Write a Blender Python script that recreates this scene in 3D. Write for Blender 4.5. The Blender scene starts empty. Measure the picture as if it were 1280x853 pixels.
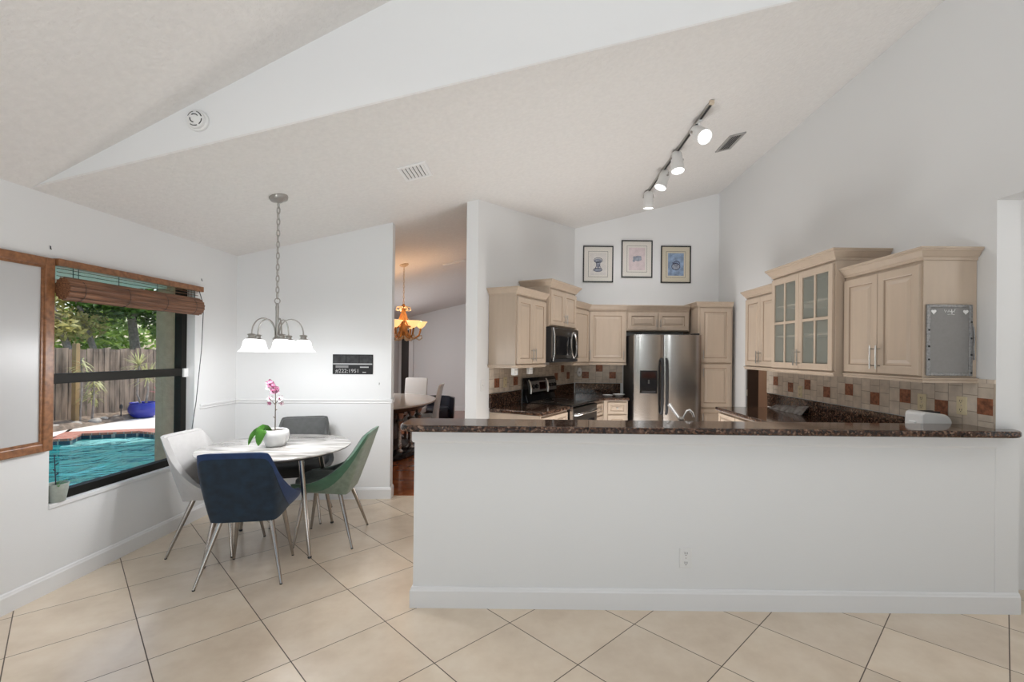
import bpy, math, random
from math import sin, cos, pi, radians as R
from mathutils import Vector, Matrix

sc = bpy.context.scene
COL = sc.collection

# ------------------------------------------------------------------ camera
F_PX, CX, CY = 588.05, 665.8, 439.07
YAW, PITCH, ROLL = 0.0018, 0.00383, 0.010275
cam_d = bpy.data.cameras.new('camera')
cam = bpy.data.objects.new('camera', cam_d)
COL.objects.link(cam)
cam_d.sensor_fit = 'HORIZONTAL'
cam_d.sensor_width = 36.0
cam_d.lens = F_PX * 36.0 / 1280.0
cam_d.shift_x = -(CX - 640.0) / 1280.0
cam_d.shift_y = (CY - 426.5) / 1280.0
cam_d.clip_start = 0.05
cam_d.clip_end = 200
_F = Vector((-sin(YAW) * cos(PITCH), cos(YAW) * cos(PITCH), sin(PITCH)))
_R0 = Vector((cos(YAW), sin(YAW), 0))
_U0 = _R0.cross(_F)
_Rt = cos(ROLL) * _R0 + sin(ROLL) * _U0
_Up = -sin(ROLL) * _R0 + cos(ROLL) * _U0
m = Matrix((_Rt, _Up, -_F)).transposed().to_4x4()
m.translation = (0, 0, 1.5)
cam.matrix_world = m
sc.camera = cam

# ------------------------------------------------------------------ colour
sc.view_settings.view_transform = 'Standard'
sc.view_settings.look = 'None'
sc.view_settings.gamma = 1.0
sc.view_settings.use_curve_mapping = False
sc.view_settings.exposure = 0.0

# ------------------------------------------------------------------ sky, sun, added fill lights
w = bpy.data.worlds.new('sky')
sc.world = w
w.use_nodes = True
wn = w.node_tree
bg = wn.nodes['Background']
sky = wn.nodes.new('ShaderNodeTexSky')
sky.sky_type = 'NISHITA'
sky.sun_disc = False
sky.sun_elevation = R(58)
sky.sun_rotation = R(10)
sky.air_density = 1.0
sky.dust_density = 2.0
sky.ozone_density = 1.0
wn.links.new(sky.outputs[0], bg.inputs[0])
bg.inputs[1].default_value = 0.30


def light(name, kind, loc, energy, color=(1, 1, 1), size=None, aim=None, **kw):
    d = bpy.data.lights.new(name, kind)
    d.energy = energy
    d.color = color
    if kind == 'AREA':
        d.shape = 'RECTANGLE'
        d.size, d.size_y = size
    elif kind in ('POINT', 'SPOT') and size:
        d.shadow_soft_size = size
    for k, v in kw.items():
        setattr(d, k, v)
    o = bpy.data.objects.new(name, d)
    COL.objects.link(o)
    o.location = loc
    if aim is not None:
        o.rotation_euler = Vector(aim).to_track_quat('-Z', 'Y').to_euler()
    return o


light('sun', 'SUN', (0, 0, 20), 3.4, (1, 0.95, 0.88), aim=(-0.12, -0.42, -0.90), angle=R(0.6))
# added fill lamps behind the camera, standing in for door daylight on the gable
light('gable_fill', 'AREA', (-1.7, -4.3, 3.0), 24.5, (0.955, 0.98, 1.0), size=(1.1, 2.0), aim=(0, 1, 0.38), spread=R(75))
light('gable_fill', 'AREA', (1.5, -4.3, 3.0), 24.5, (0.955, 0.98, 1.0), size=(1.1, 2.0), aim=(0, 1, 0.38), spread=R(75))
# added up-facing lamp near the floor, standing in for bounced sun on the ceilings
light('ceiling_fill', 'AREA', (0.0, -0.5, 0.10), 88, (0.93, 0.965, 1.0), size=(4.6, 2.6), aim=(0, 0.12, 1))
# added lamp low behind the bar, lifting the kitchen walls and ceiling
light('kitchen_upfill', 'AREA', (0.9, 4.75, 0.06), 56, (0.985, 0.985, 0.985), size=(1.8, 2.2), aim=(0, 0, 1))
light('hall_fill', 'POINT', (3.8, 1.7, 2.3), 9, (1.0, 0.96, 0.92), 0.15)  # unseen point light added to brighten the hall walls
# fill panel added above the view to brighten the front floor
light('front_floor_fill', 'AREA', (-0.2, 1.1, 3.2), 14, (0.97, 0.98, 1.0), size=(1.6, 1.6), aim=(0, -0.05, -1))
# added side fills, one from the hall, one across the dining room
light('hall_side_fill', 'AREA', (4.5, 1.6, 1.3), 5, (0.92, 0.96, 1.0), size=(1.6, 1.8), aim=(-1, 0.25, 0.12))
light('dining_side_fill', 'AREA', (-3.40, 9.2, 1.25), 83, (0.95, 0.97, 1.0), size=(2.6, 1.5), aim=(1, 0.1, -0.35))

# ------------------------------------------------------------------ materials
MATS = {}


def mat(name, col, rough=0.5, metal=0.0, var=0.0, scale=8.0, bump=0.0, bscale=60.0, emit=None, estr=0.0, spec=0.5, coat=0.0, stretch=None, alpha=None, sheen=0.0):
    if name in MATS:
        return MATS[name]
    M = bpy.data.materials.new(name)
    M.use_nodes = True
    nt = M.node_tree
    b = nt.nodes['Principled BSDF']
    b.inputs['Base Color'].default_value = (*col, 1)
    b.inputs['Roughness'].default_value = rough
    b.inputs['Metallic'].default_value = metal
    b.inputs['Specular IOR Level'].default_value = spec
    b.inputs['Coat Weight'].default_value = coat
    if sheen:
        b.inputs['Sheen Weight'].default_value = sheen
    tc = nt.nodes.new('ShaderNodeTexCoord')
    mp = nt.nodes.new('ShaderNodeMapping')
    nt.links.new(tc.outputs['Object'], mp.inputs[0])
    if stretch:
        mp.inputs['Scale'].default_value = stretch
    if var > 0:
        n = nt.nodes.new('ShaderNodeTexNoise')
        n.inputs['Scale'].default_value = scale
        n.inputs['Detail'].default_value = 4
        nt.links.new(mp.outputs[0], n.inputs['Vector'])
        r = nt.nodes.new('ShaderNodeValToRGB')
        r.color_ramp.elements[0].position = 0.3
        r.color_ramp.elements[1].position = 0.7
        r.color_ramp.elements[0].color = (*[c * (1 - var) for c in col], 1)
        r.color_ramp.elements[1].color = (*[min(1, c * (1 + var)) for c in col], 1)
        nt.links.new(n.outputs['Fac'], r.inputs[0])
        nt.links.new(r.outputs[0], b.inputs['Base Color'])
    if bump > 0:
        n = nt.nodes.new('ShaderNodeTexNoise')
        n.inputs['Scale'].default_value = bscale
        n.inputs['Detail'].default_value = 3
        nt.links.new(mp.outputs[0], n.inputs['Vector'])
        bp = nt.nodes.new('ShaderNodeBump')
        bp.inputs['Strength'].default_value = bump
        bp.inputs['Distance'].default_value = 0.01
        nt.links.new(n.outputs['Fac'], bp.inputs['Height'])
        nt.links.new(bp.outputs[0], b.inputs['Normal'])
    if emit:
        b.inputs['Emission Color'].default_value = (*emit, 1)
        b.inputs['Emission Strength'].default_value = estr
    MATS[name] = M
    return M


def nodes_of(name):
    M = bpy.data.materials.new(name)
    M.use_nodes = True
    MATS[name] = M
    nt = M.node_tree
    return M, nt, nt.nodes['Principled BSDF'], nt.nodes, nt.links


def math_node(nt, op, a, b=None):
    n = nt.nodes.new('ShaderNodeMath')
    n.operation = op
    for i, v in enumerate((a, b)):
        if v is None:
            continue
        if isinstance(v, (int, float)):
            n.inputs[i].default_value = v
        else:
            nt.links.new(v, n.inputs[i])
    return n.outputs[0]


def ramp(nt, fac, stops):
    r = nt.nodes.new('ShaderNodeValToRGB')
    e = r.color_ramp.elements
    while len(e) < len(stops):
        e.new(0.5)
    for k, (p, c) in enumerate(stops):
        e[k].position = p
        e[k].color = (*c, 1)
    nt.links.new(fac, r.inputs[0])
    return r.outputs[0]


def mixc(nt, fac, a, b):
    n = nt.nodes.new('ShaderNodeMix')
    n.data_type = 'RGBA'
    for sock, v in ((n.inputs[0], fac), (n.inputs[6], a), (n.inputs[7], b)):
        if isinstance(v, tuple):
            sock.default_value = (*v, 1)
        elif isinstance(v, (int, float)):
            sock.default_value = v
        else:
            nt.links.new(v, sock)
    return n.outputs[2]


def leafmat(name, col, var=0.5, scale=3):
    M = mat(name, col, 0.5, var=var, scale=scale)
    nt = M.node_tree; b = nt.nodes['Principled BSDF']; out = nt.nodes['Material Output']
    t = nt.nodes.new('ShaderNodeBsdfTranslucent'); mx = nt.nodes.new('ShaderNodeMixShader'); mx.inputs[0].default_value = 0.45
    src = b.inputs['Base Color'].links[0].from_socket
    nt.links.new(src, t.inputs[0])
    nt.links.new(b.outputs[0], mx.inputs[1]); nt.links.new(t.outputs[0], mx.inputs[2]); nt.links.new(mx.outputs[0], out.inputs[0])
    return M


WALL = mat('wall_paint', (0.80, 0.805, 0.805), 0.6, bump=0.04, bscale=140)
TRIM = mat('trim_paint', (0.82, 0.82, 0.82), 0.35)
CEIL = mat('ceiling_texture', (0.765, 0.745, 0.725), 0.9, var=0.03, scale=30, bump=0.65, bscale=48)
CAB = mat('cabinet_cream', (0.50, 0.40, 0.31), 0.38, var=0.04, scale=3, stretch=(6, 6, 1))
CABIN = mat('cabinet_inside', (0.52, 0.42, 0.33), 0.5)
STEEL = mat('stainless_steel', (0.47, 0.46, 0.45), 0.24, 1.0, var=0.05, scale=30, stretch=(0.3, 1, 12))
DSTEEL = mat('dark_steel', (0.16, 0.155, 0.15), 0.3, 1.0, var=0.06, scale=20, stretch=(0.3, 1, 10))
CHROME = mat('chrome', (0.72, 0.71, 0.70), 0.10, 1.0)
LEGM = mat('chair_leg_steel', (0.40, 0.37, 0.345), 0.16, 1.0)
NICKEL = mat('brushed_nickel', (0.42, 0.40, 0.375), 0.28, 1.0)
BLACK = mat('black_gloss', (0.010, 0.010, 0.011), 0.12)
BLACKM = mat('black_matte', (0.018, 0.018, 0.02), 0.5)
BRONZE = mat('bronze_frame', (0.010, 0.009, 0.007), 0.6, spec=0.2)
WHITEP = mat('white_plastic', (0.80, 0.80, 0.79), 0.35)
IVORY = mat('ivory_plastic', (0.72, 0.63, 0.42), 0.4)
WOODT = mat('valance_wood', (0.25, 0.108, 0.045), 0.4, var=0.35, scale=6, stretch=(6, 1, 6))
PANELG = mat('grey_panel', (0.55, 0.55, 0.55), 0.35)
SAGE = mat('sage_fabric', (0.19, 0.235, 0.18), 0.85, var=0.16, scale=30, bump=0.2, bscale=250, sheen=0.3)
GREENV = mat('green_velvet', (0.055, 0.145, 0.085), 0.75, var=0.15, scale=20, sheen=0.4)
GREYGR = mat('grey_green_seat', (0.12, 0.14, 0.125), 0.85, var=0.12, scale=25)
NAVY = mat('navy_velvet', (0.0085, 0.024, 0.046), 0.85, var=0.35, scale=18, sheen=0.12)
BLUEV = mat('blue_velvet', (0.009, 0.036, 0.125), 0.8, var=0.2, scale=18, sheen=0.15)
WGREY = mat('pale_grey_fabric', (0.52, 0.51, 0.50), 0.85, var=0.04, scale=20)
MGREY = mat('mid_grey_fabric', (0.20, 0.20, 0.205), 0.85, var=0.08, scale=20)
CHAR = mat('charcoal_fabric', (0.075, 0.078, 0.076), 0.85, var=0.15, scale=25, sheen=0.2)
CHARD = mat('dark_charcoal_fabric', (0.03, 0.031, 0.03), 0.85)
CERAM = mat('white_ceramic', (0.80, 0.80, 0.79), 0.3)
LEAF = mat('orchid_leaf', (0.045, 0.17, 0.012), 0.35, var=0.3, scale=20)
PETAL = mat('orchid_petal_pink', (0.46, 0.20, 0.30), 0.6, var=0.35, scale=40)
PETALW = mat('orchid_petal_pale', (0.78, 0.68, 0.70), 0.6, var=0.12, scale=40)
STEM = mat('orchid_stem', (0.10, 0.075, 0.055), 0.6)
SOIL = mat('potting_bark', (0.05, 0.035, 0.025), 0.9, var=0.5, scale=60, bump=0.8, bscale=90)
SPECK = mat('sage_planter', (0.42, 0.46, 0.42), 0.6, var=0.08, scale=60)
SHADE = mat('lit_white_glass', (0.9, 0.9, 0.9), 0.3, emit=(0.97, 0.98, 1.0), estr=1.4)
LENS = mat('lit_lamp_face', (0.9, 0.9, 0.9), 0.3, emit=(1, 0.98, 0.95), estr=5.0)
AMBER = mat('lit_amber_glass', (0.85, 0.6, 0.3), 0.3, emit=(1.0, 0.62, 0.25), estr=1.1)
CREAMM = mat('antique_cream_metal', (0.62, 0.48, 0.34), 0.45, var=0.2, scale=30)
GOLDM = mat('antique_gold_metal', (0.48, 0.22, 0.07), 0.4, 0.5, var=0.2, scale=30)
SCREEN = mat('dark_display', (0.02, 0.006, 0.004), 0.1)
FRAMEB = mat('picture_frame_black', (0.015, 0.015, 0.015), 0.4)
MATB = mat('picture_mat', (0.80, 0.77, 0.71), 0.8)
MATT = mat('picture_mat_tan', (0.68, 0.62, 0.49), 0.8)
PAPER = mat('print_paper', (0.74, 0.71, 0.68), 0.8, var=0.06, scale=30)
PAPERP = mat('print_pink', (0.74, 0.63, 0.64), 0.8, var=0.10, scale=12)
PAPERB = mat('print_blue', (0.28, 0.38, 0.54), 0.8, var=0.30, scale=16)
INK = mat('print_ink', (0.10, 0.11, 0.17), 0.8, var=0.5, scale=40)
INKG = mat('print_wash', (0.36, 0.39, 0.46), 0.8, var=0.25, scale=30)
MEMO = mat('memo_grey', (0.235, 0.228, 0.222), 0.5, var=0.04, scale=60)
PEWTER = mat('pewter', (0.30, 0.30, 0.30), 0.4, 0.8, var=0.25, scale=80, bump=0.4, bscale=120)
VENTD = mat('vent_shadow', (0.05, 0.05, 0.05), 0.8)
SIGN = mat('sign_dark', (0.030, 0.030, 0.031), 0.8, spec=0.2)
SIGNM = mat('sign_photo_grey', (0.05, 0.05, 0.052), 0.8, var=0.4, scale=20, spec=0.2)
SIGNL = mat('sign_light', (0.42, 0.42, 0.42), 0.6)
DTABLE = mat('dining_gloss_top', (0.62, 0.545, 0.475), 0.08)
DWOOD = mat('dining_dark_wood', (0.055, 0.030, 0.020), 0.25, var=0.3, scale=5)
SILVER = mat('carved_silver', (0.62, 0.58, 0.54), 0.25, 0.9, bump=0.5, bscale=60)
DWHITE = mat('dining_white_leather', (0.68, 0.65, 0.62), 0.45)
NIGHT = mat('dark_blue_leather', (0.010, 0.011, 0.020), 0.4)
BLUEPOT = mat('cobalt_glaze', (0.012, 0.022, 0.32), 0.12)
TRUNK = mat('pale_bark', (0.33, 0.28, 0.24), 0.9, var=0.3, scale=14, bump=0.5)
YUCCA = leafmat('yucca_leaf', (0.50, 0.50, 0.24), 0.3, 10)
FOLD = leafmat('foliage_dark', (0.085, 0.17, 0.03), 0.7)
FOLM = leafmat('foliage_mid', (0.28, 0.40, 0.08))
FOLY = leafmat('foliage_yellow', (0.52, 0.47, 0.18), 0.5, 4)
PINKL = leafmat('pink_leaf', (0.55, 0.13, 0.17), 0.3, 10)
STUCCO = mat('stucco_taupe', (0.48, 0.34, 0.24), 0.9, var=0.08, scale=20, bump=0.3)
DECK = mat('pool_deck', (0.72, 0.66, 0.60), 0.8, var=0.06, scale=6, bump=0.2)
ROCK = mat('bed_stone', (0.42, 0.37, 0.31), 0.9, var=0.3, scale=10, bump=0.6, bscale=20)
EARTH = mat('bed_earth', (0.20, 0.15, 0.11), 0.95, var=0.5, scale=9, bump=0.8, bscale=25)
POOLF = mat('pool_plaster', (0.12, 0.62, 0.60), 0.7, var=0.08, scale=2)
POOLS = mat('pool_step_plaster', (0.62, 0.66, 0.66), 0.7)
PEACH = mat('hall_peach', (0.50, 0.38, 0.30), 0.7)
DOORD = mat('dark_door', (0.03, 0.018, 0.013), 0.4)


def granite():
    M, nt, b, N, L = nodes_of('granite')
    tc = N.new('ShaderNodeTexCoord')
    v = N.new('ShaderNodeTexVoronoi'); v.inputs['Scale'].default_value = 95
    v2 = N.new('ShaderNodeTexNoise'); v2.inputs['Scale'].default_value = 46; v2.inputs['Detail'].default_value = 5
    L.new(tc.outputs['Object'], v.inputs['Vector']); L.new(tc.outputs['Object'], v2.inputs['Vector'])
    sep = N.new('ShaderNodeSeparateColor'); L.new(v.outputs['Color'], sep.inputs[0])
    c1 = ramp(nt, sep.outputs[0], [(0.0, (0.009, 0.006, 0.005)), (0.45, (0.022, 0.012, 0.009)), (0.68, (0.075, 0.034, 0.021)), (0.87, (0.20, 0.11, 0.07)), (1.0, (0.36, 0.24, 0.17))])
    c2 = ramp(nt, v2.outputs['Fac'], [(0.42, (0.006, 0.005, 0.005)), (0.66, (0.15, 0.075, 0.045))])
    L.new(mixc(nt, 0.38, c1, c2), b.inputs['Base Color'])
    b.inputs['Roughness'].default_value = 0.09
    return M


GRAN = granite()


def tile_floor():
    M, nt, b, N, L = nodes_of('floor_tile')
    D = 0.69164; side = D / math.sqrt(2)
    g = N.new('ShaderNodeNewGeometry')
    s = N.new('ShaderNodeSeparateXYZ'); L.new(g.outputs['Position'], s.inputs[0])
    x = math_node(nt, 'ADD', s.outputs[0], 0.11615); y = math_node(nt, 'ADD', s.outputs[1], -2.6163)
    u = math_node(nt, 'DIVIDE', math_node(nt, 'ADD', x, y), math.sqrt(2) * side)
    v = math_node(nt, 'DIVIDE', math_node(nt, 'SUBTRACT', y, x), math.sqrt(2) * side)
    def edge(t):
        f = math_node(nt, 'FRACT', t)
        return math_node(nt, 'MINIMUM', f, math_node(nt, 'SUBTRACT', 1.0, f))
    e = math_node(nt, 'MINIMUM', edge(u), edge(v))
    mask = math_node(nt, 'LESS_THAN', e, 0.0050)
    cu = math_node(nt, 'FLOOR', u); cv = math_node(nt, 'FLOOR', v)
    cc = N.new('ShaderNodeCombineXYZ'); L.new(cu, cc.inputs[0]); L.new(cv, cc.inputs[1])
    wn_ = N.new('ShaderNodeTexWhiteNoise'); wn_.noise_dimensions = '2D'; L.new(cc.outputs[0], wn_.inputs['Vector'])
    add = N.new('ShaderNodeVectorMath'); add.operation = 'ADD'
    L.new(g.outputs['Position'], add.inputs[0])
    sc_ = N.new('ShaderNodeVectorMath'); sc_.operation = 'SCALE'; sc_.inputs['Scale'].default_value = 9
    L.new(wn_.outputs['Color'], sc_.inputs[0]); L.new(sc_.outputs[0], add.inputs[1])
    n = N.new('ShaderNodeTexNoise'); n.inputs['Scale'].default_value = 3.5; n.inputs['Detail'].default_value = 7; n.inputs['Roughness'].default_value = 0.62
    L.new(add.outputs[0], n.inputs['Vector'])
    c = ramp(nt, n.outputs['Fac'], [(0.30, (0.71, 0.585, 0.45)), (0.52, (0.79, 0.67, 0.53)), (0.72, (0.84, 0.735, 0.60))])
    tint = ramp(nt, wn_.outputs['Value'], [(0.0, (0.93, 0.93, 0.93)), (1.0, (1.03, 1.02, 1.0))])
    mm = N.new('ShaderNodeMix'); mm.data_type = 'RGBA'; mm.blend_type = 'MULTIPLY'; mm.inputs[0].default_value = 1
    L.new(c, mm.inputs[6]); L.new(tint, mm.inputs[7])
    L.new(mixc(nt, mask, mm.outputs[2], (0.11, 0.08, 0.06)), b.inputs['Base Color'])
    rr = math_node(nt, 'ADD', math_node(nt, 'MULTIPLY', mask, 0.5), 0.24)
    L.new(rr, b.inputs['Roughness'])
    bp = N.new('ShaderNodeBump'); bp.inputs['Strength'].default_value = 0.25; bp.inputs['Distance'].default_value = 0.004
    L.new(math_node(nt, 'SUBTRACT', 1.0, mask), bp.inputs['Height']); L.new(bp.outputs[0], b.inputs['Normal'])
    return M


FLOOR = tile_floor()


def brick_mat(name, c1, c2, mortar, bw, bh, rough, axes, mort=0.004, offset=0.5, bump=0.4, var_scale=14):
    """axes: which world coordinates run along the row and up the rows"""
    M, nt, b, N, L = nodes_of(name)
    g = N.new('ShaderNodeTexCoord')
    s = N.new('ShaderNodeSeparateXYZ'); L.new(g.outputs['Object'], s.inputs[0])
    cc = N.new('ShaderNodeCombineXYZ'); L.new(s.outputs[axes[0]], cc.inputs[0]); L.new(s.outputs[axes[1]], cc.inputs[1])
    br = N.new('ShaderNodeTexBrick')
    br.offset = offset
    br.inputs['Scale'].default_value = 1
    br.inputs['Brick Width'].default_value = bw; br.inputs['Row Height'].default_value = bh
    br.inputs['Mortar Size'].default_value = mort; br.inputs['Mortar Smooth'].default_value = 0.1
    br.inputs['Color1'].default_value = (*c1, 1); br.inputs['Color2'].default_value = (*c2, 1); br.inputs['Mortar'].default_value = (*mortar, 1)
    L.new(cc.outputs[0], br.inputs['Vector'])
    n = N.new('ShaderNodeTexNoise'); n.inputs['Scale'].default_value = var_scale; n.inputs['Detail'].default_value = 6
    L.new(g.outputs['Object'], n.inputs['Vector'])
    t = ramp(nt, n.outputs['Fac'], [(0.3, (0.80, 0.80, 0.80)), (0.7, (1.08, 1.08, 1.08))])
    mm = N.new('ShaderNodeMix'); mm.data_type = 'RGBA'; mm.blend_type = 'MULTIPLY'; mm.inputs[0].default_value = 1
    L.new(br.outputs['Color'], mm.inputs[6]); L.new(t, mm.inputs[7])
    L.new(mm.outputs[2], b.inputs['Base Color'])
    b.inputs['Roughness'].default_value = rough
    bp = N.new('ShaderNodeBump'); bp.inputs['Strength'].default_value = bump; bp.inputs['Distance'].default_value = 0.004; bp.invert = True
    L.new(br.outputs['Fac'], bp.inputs['Height']); L.new(bp.outputs[0], b.inputs['Normal'])
    return M


WOODFL = brick_mat('wood_floor', (0.36, 0.115, 0.04), (0.27, 0.08, 0.028), (0.09, 0.03, 0.014), 1.2, 0.085, 0.13, (0, 1), mort=0.0012, bump=0.1, var_scale=8)
TILEW = brick_mat('travertine_tile', (0.70, 0.61, 0.51), (0.60, 0.515, 0.42), (0.40, 0.33, 0.26), 0.1017, 0.1017, 0.55, (2, 0), mort=0.0026, offset=0.5)
RUST = mat('rust_tile', (0.26, 0.095, 0.045), 0.5, var=0.5, scale=45)
COPING = brick_mat('brick_coping', (0.42, 0.155, 0.10), (0.36, 0.12, 0.08), (0.40, 0.30, 0.25), 0.11, 0.4, 0.85, (0, 1), mort=0.008, offset=0)
FENCEM = mat('weathered_fence', (0.25, 0.185, 0.135), 0.9, var=0.65, scale=2.5, stretch=(1, 3, 0.6), bump=0.3, bscale=20)
POSTM = mat('new_post_wood', (0.42, 0.27, 0.12), 0.8, var=0.2, scale=4)


def bamboo():
    M, nt, b, N, L = nodes_of('bamboo_slats')
    tc = N.new('ShaderNodeTexCoord')
    n = N.new('ShaderNodeTexNoise'); n.inputs['Scale'].default_value = 5; n.inputs['Detail'].default_value = 5
    mp = N.new('ShaderNodeMapping'); mp.inputs['Scale'].default_value = (0.7, 22, 26)
    L.new(tc.outputs['Object'], mp.inputs[0]); L.new(mp.outputs[0], n.inputs['Vector'])
    c = ramp(nt, n.outputs['Fac'], [(0.32, (0.055, 0.022, 0.010)), (0.52, (0.18, 0.075, 0.034)), (0.72, (0.29, 0.14, 0.07))])
    L.new(c, b.inputs['Base Color']); b.inputs['Roughness'].default_value = 0.5
    return M


BAMBOO = bamboo()


def marble():
    M, nt, b, N, L = nodes_of('marble_top')
    tc = N.new('ShaderNodeTexCoord')
    mp = N.new('ShaderNodeMapping'); mp.inputs['Rotation'].default_value = (0, 0, R(-12)); mp.inputs['Scale'].default_value = (1, 5, 1)
    L.new(tc.outputs['Object'], mp.inputs[0])
    n = N.new('ShaderNodeTexNoise'); n.inputs['Scale'].default_value = 3.2; n.inputs['Detail'].default_value = 6; n.inputs['Distortion'].default_value = 0.5
    L.new(mp.outputs[0], n.inputs['Vector'])
    c = ramp(nt, n.outputs['Fac'], [(0.34, (0.30, 0.285, 0.265)), (0.46, (0.50, 0.48, 0.455)), (0.60, (0.66, 0.645, 0.62))])
    L.new(c, b.inputs['Base Color']); b.inputs['Roughness'].default_value = 0.12
    return M


MARBLE = marble()


def glassy(name, tint, gloss_mix=0.0, rough=0.0, bump=0.0, bscale=3.0, bdist=0.05):
    M = bpy.data.materials.new(name); M.use_nodes = True; MATS[name] = M
    nt = M.node_tree; N = nt.nodes; L = nt.links
    N.remove(N['Principled BSDF'])
    out = N['Material Output']
    t = N.new('ShaderNodeBsdfTransparent'); t.inputs[0].default_value = (*tint, 1)
    g = N.new('ShaderNodeBsdfGlossy'); g.inputs['Roughness'].default_value = rough
    f = N.new('ShaderNodeFresnel'); f.inputs[0].default_value = 1.33
    mx = N.new('ShaderNodeMixShader')
    ge = N.new('ShaderNodeNewGeometry')
    fac = math_node(nt, 'MULTIPLY', math_node(nt, 'ADD', f.outputs[0], gloss_mix), math_node(nt, 'SUBTRACT', 1.0, ge.outputs['Backfacing']))
    L.new(fac, mx.inputs[0]); L.new(t.outputs[0], mx.inputs[1]); L.new(g.outputs[0], mx.inputs[2])
    if bump:
        tc = N.new('ShaderNodeTexCoord')
        n = N.new('ShaderNodeTexNoise'); n.inputs['Scale'].default_value = bscale; n.inputs['Detail'].default_value = 3; n.inputs['Distortion'].default_value = 0.8
        L.new(tc.outputs['Object'], n.inputs['Vector'])
        bp = N.new('ShaderNodeBump'); bp.inputs['Strength'].default_value = bump; bp.inputs['Distance'].default_value = bdist
        L.new(n.outputs['Fac'], bp.inputs['Height'])
        L.new(bp.outputs[0], g.inputs['Normal']); L.new(bp.outputs[0], f.inputs['Normal'])
    L.new(mx.outputs[0], out.inputs[0])
    return M


GLASS = glassy('window_glass', (0.97, 0.98, 0.97))
WATER = glassy('pool_water', (0.62, 0.95, 0.93), 0.05, 0.02, bump=0.8, bscale=1.7, bdist=0.14)


def cab_glass():
    M, nt, b, N, L = nodes_of('rain_glass')
    b.inputs['Base Color'].default_value = (0.42, 0.45, 0.40, 1)
    b.inputs['Roughness'].default_value = 0.12
    b.inputs['Alpha'].default_value = 0.28
    tc = N.new('ShaderNodeTexCoord')
    n = N.new('ShaderNodeTexNoise'); n.inputs['Scale'].default_value = 60
    L.new(tc.outputs['Object'], n.inputs['Vector'])
    bp = N.new('ShaderNodeBump'); bp.inputs['Strength'].default_value = 0.5; bp.inputs['Distance'].default_value = 0.01
    L.new(n.outputs['Fac'], bp.inputs['Height']); L.new(bp.outputs[0], b.inputs['Normal'])
    return M


CABGLASS = cab_glass()
PICGLASS = glassy('picture_glass', (0.98, 0.98, 0.98), 0.0)


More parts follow.
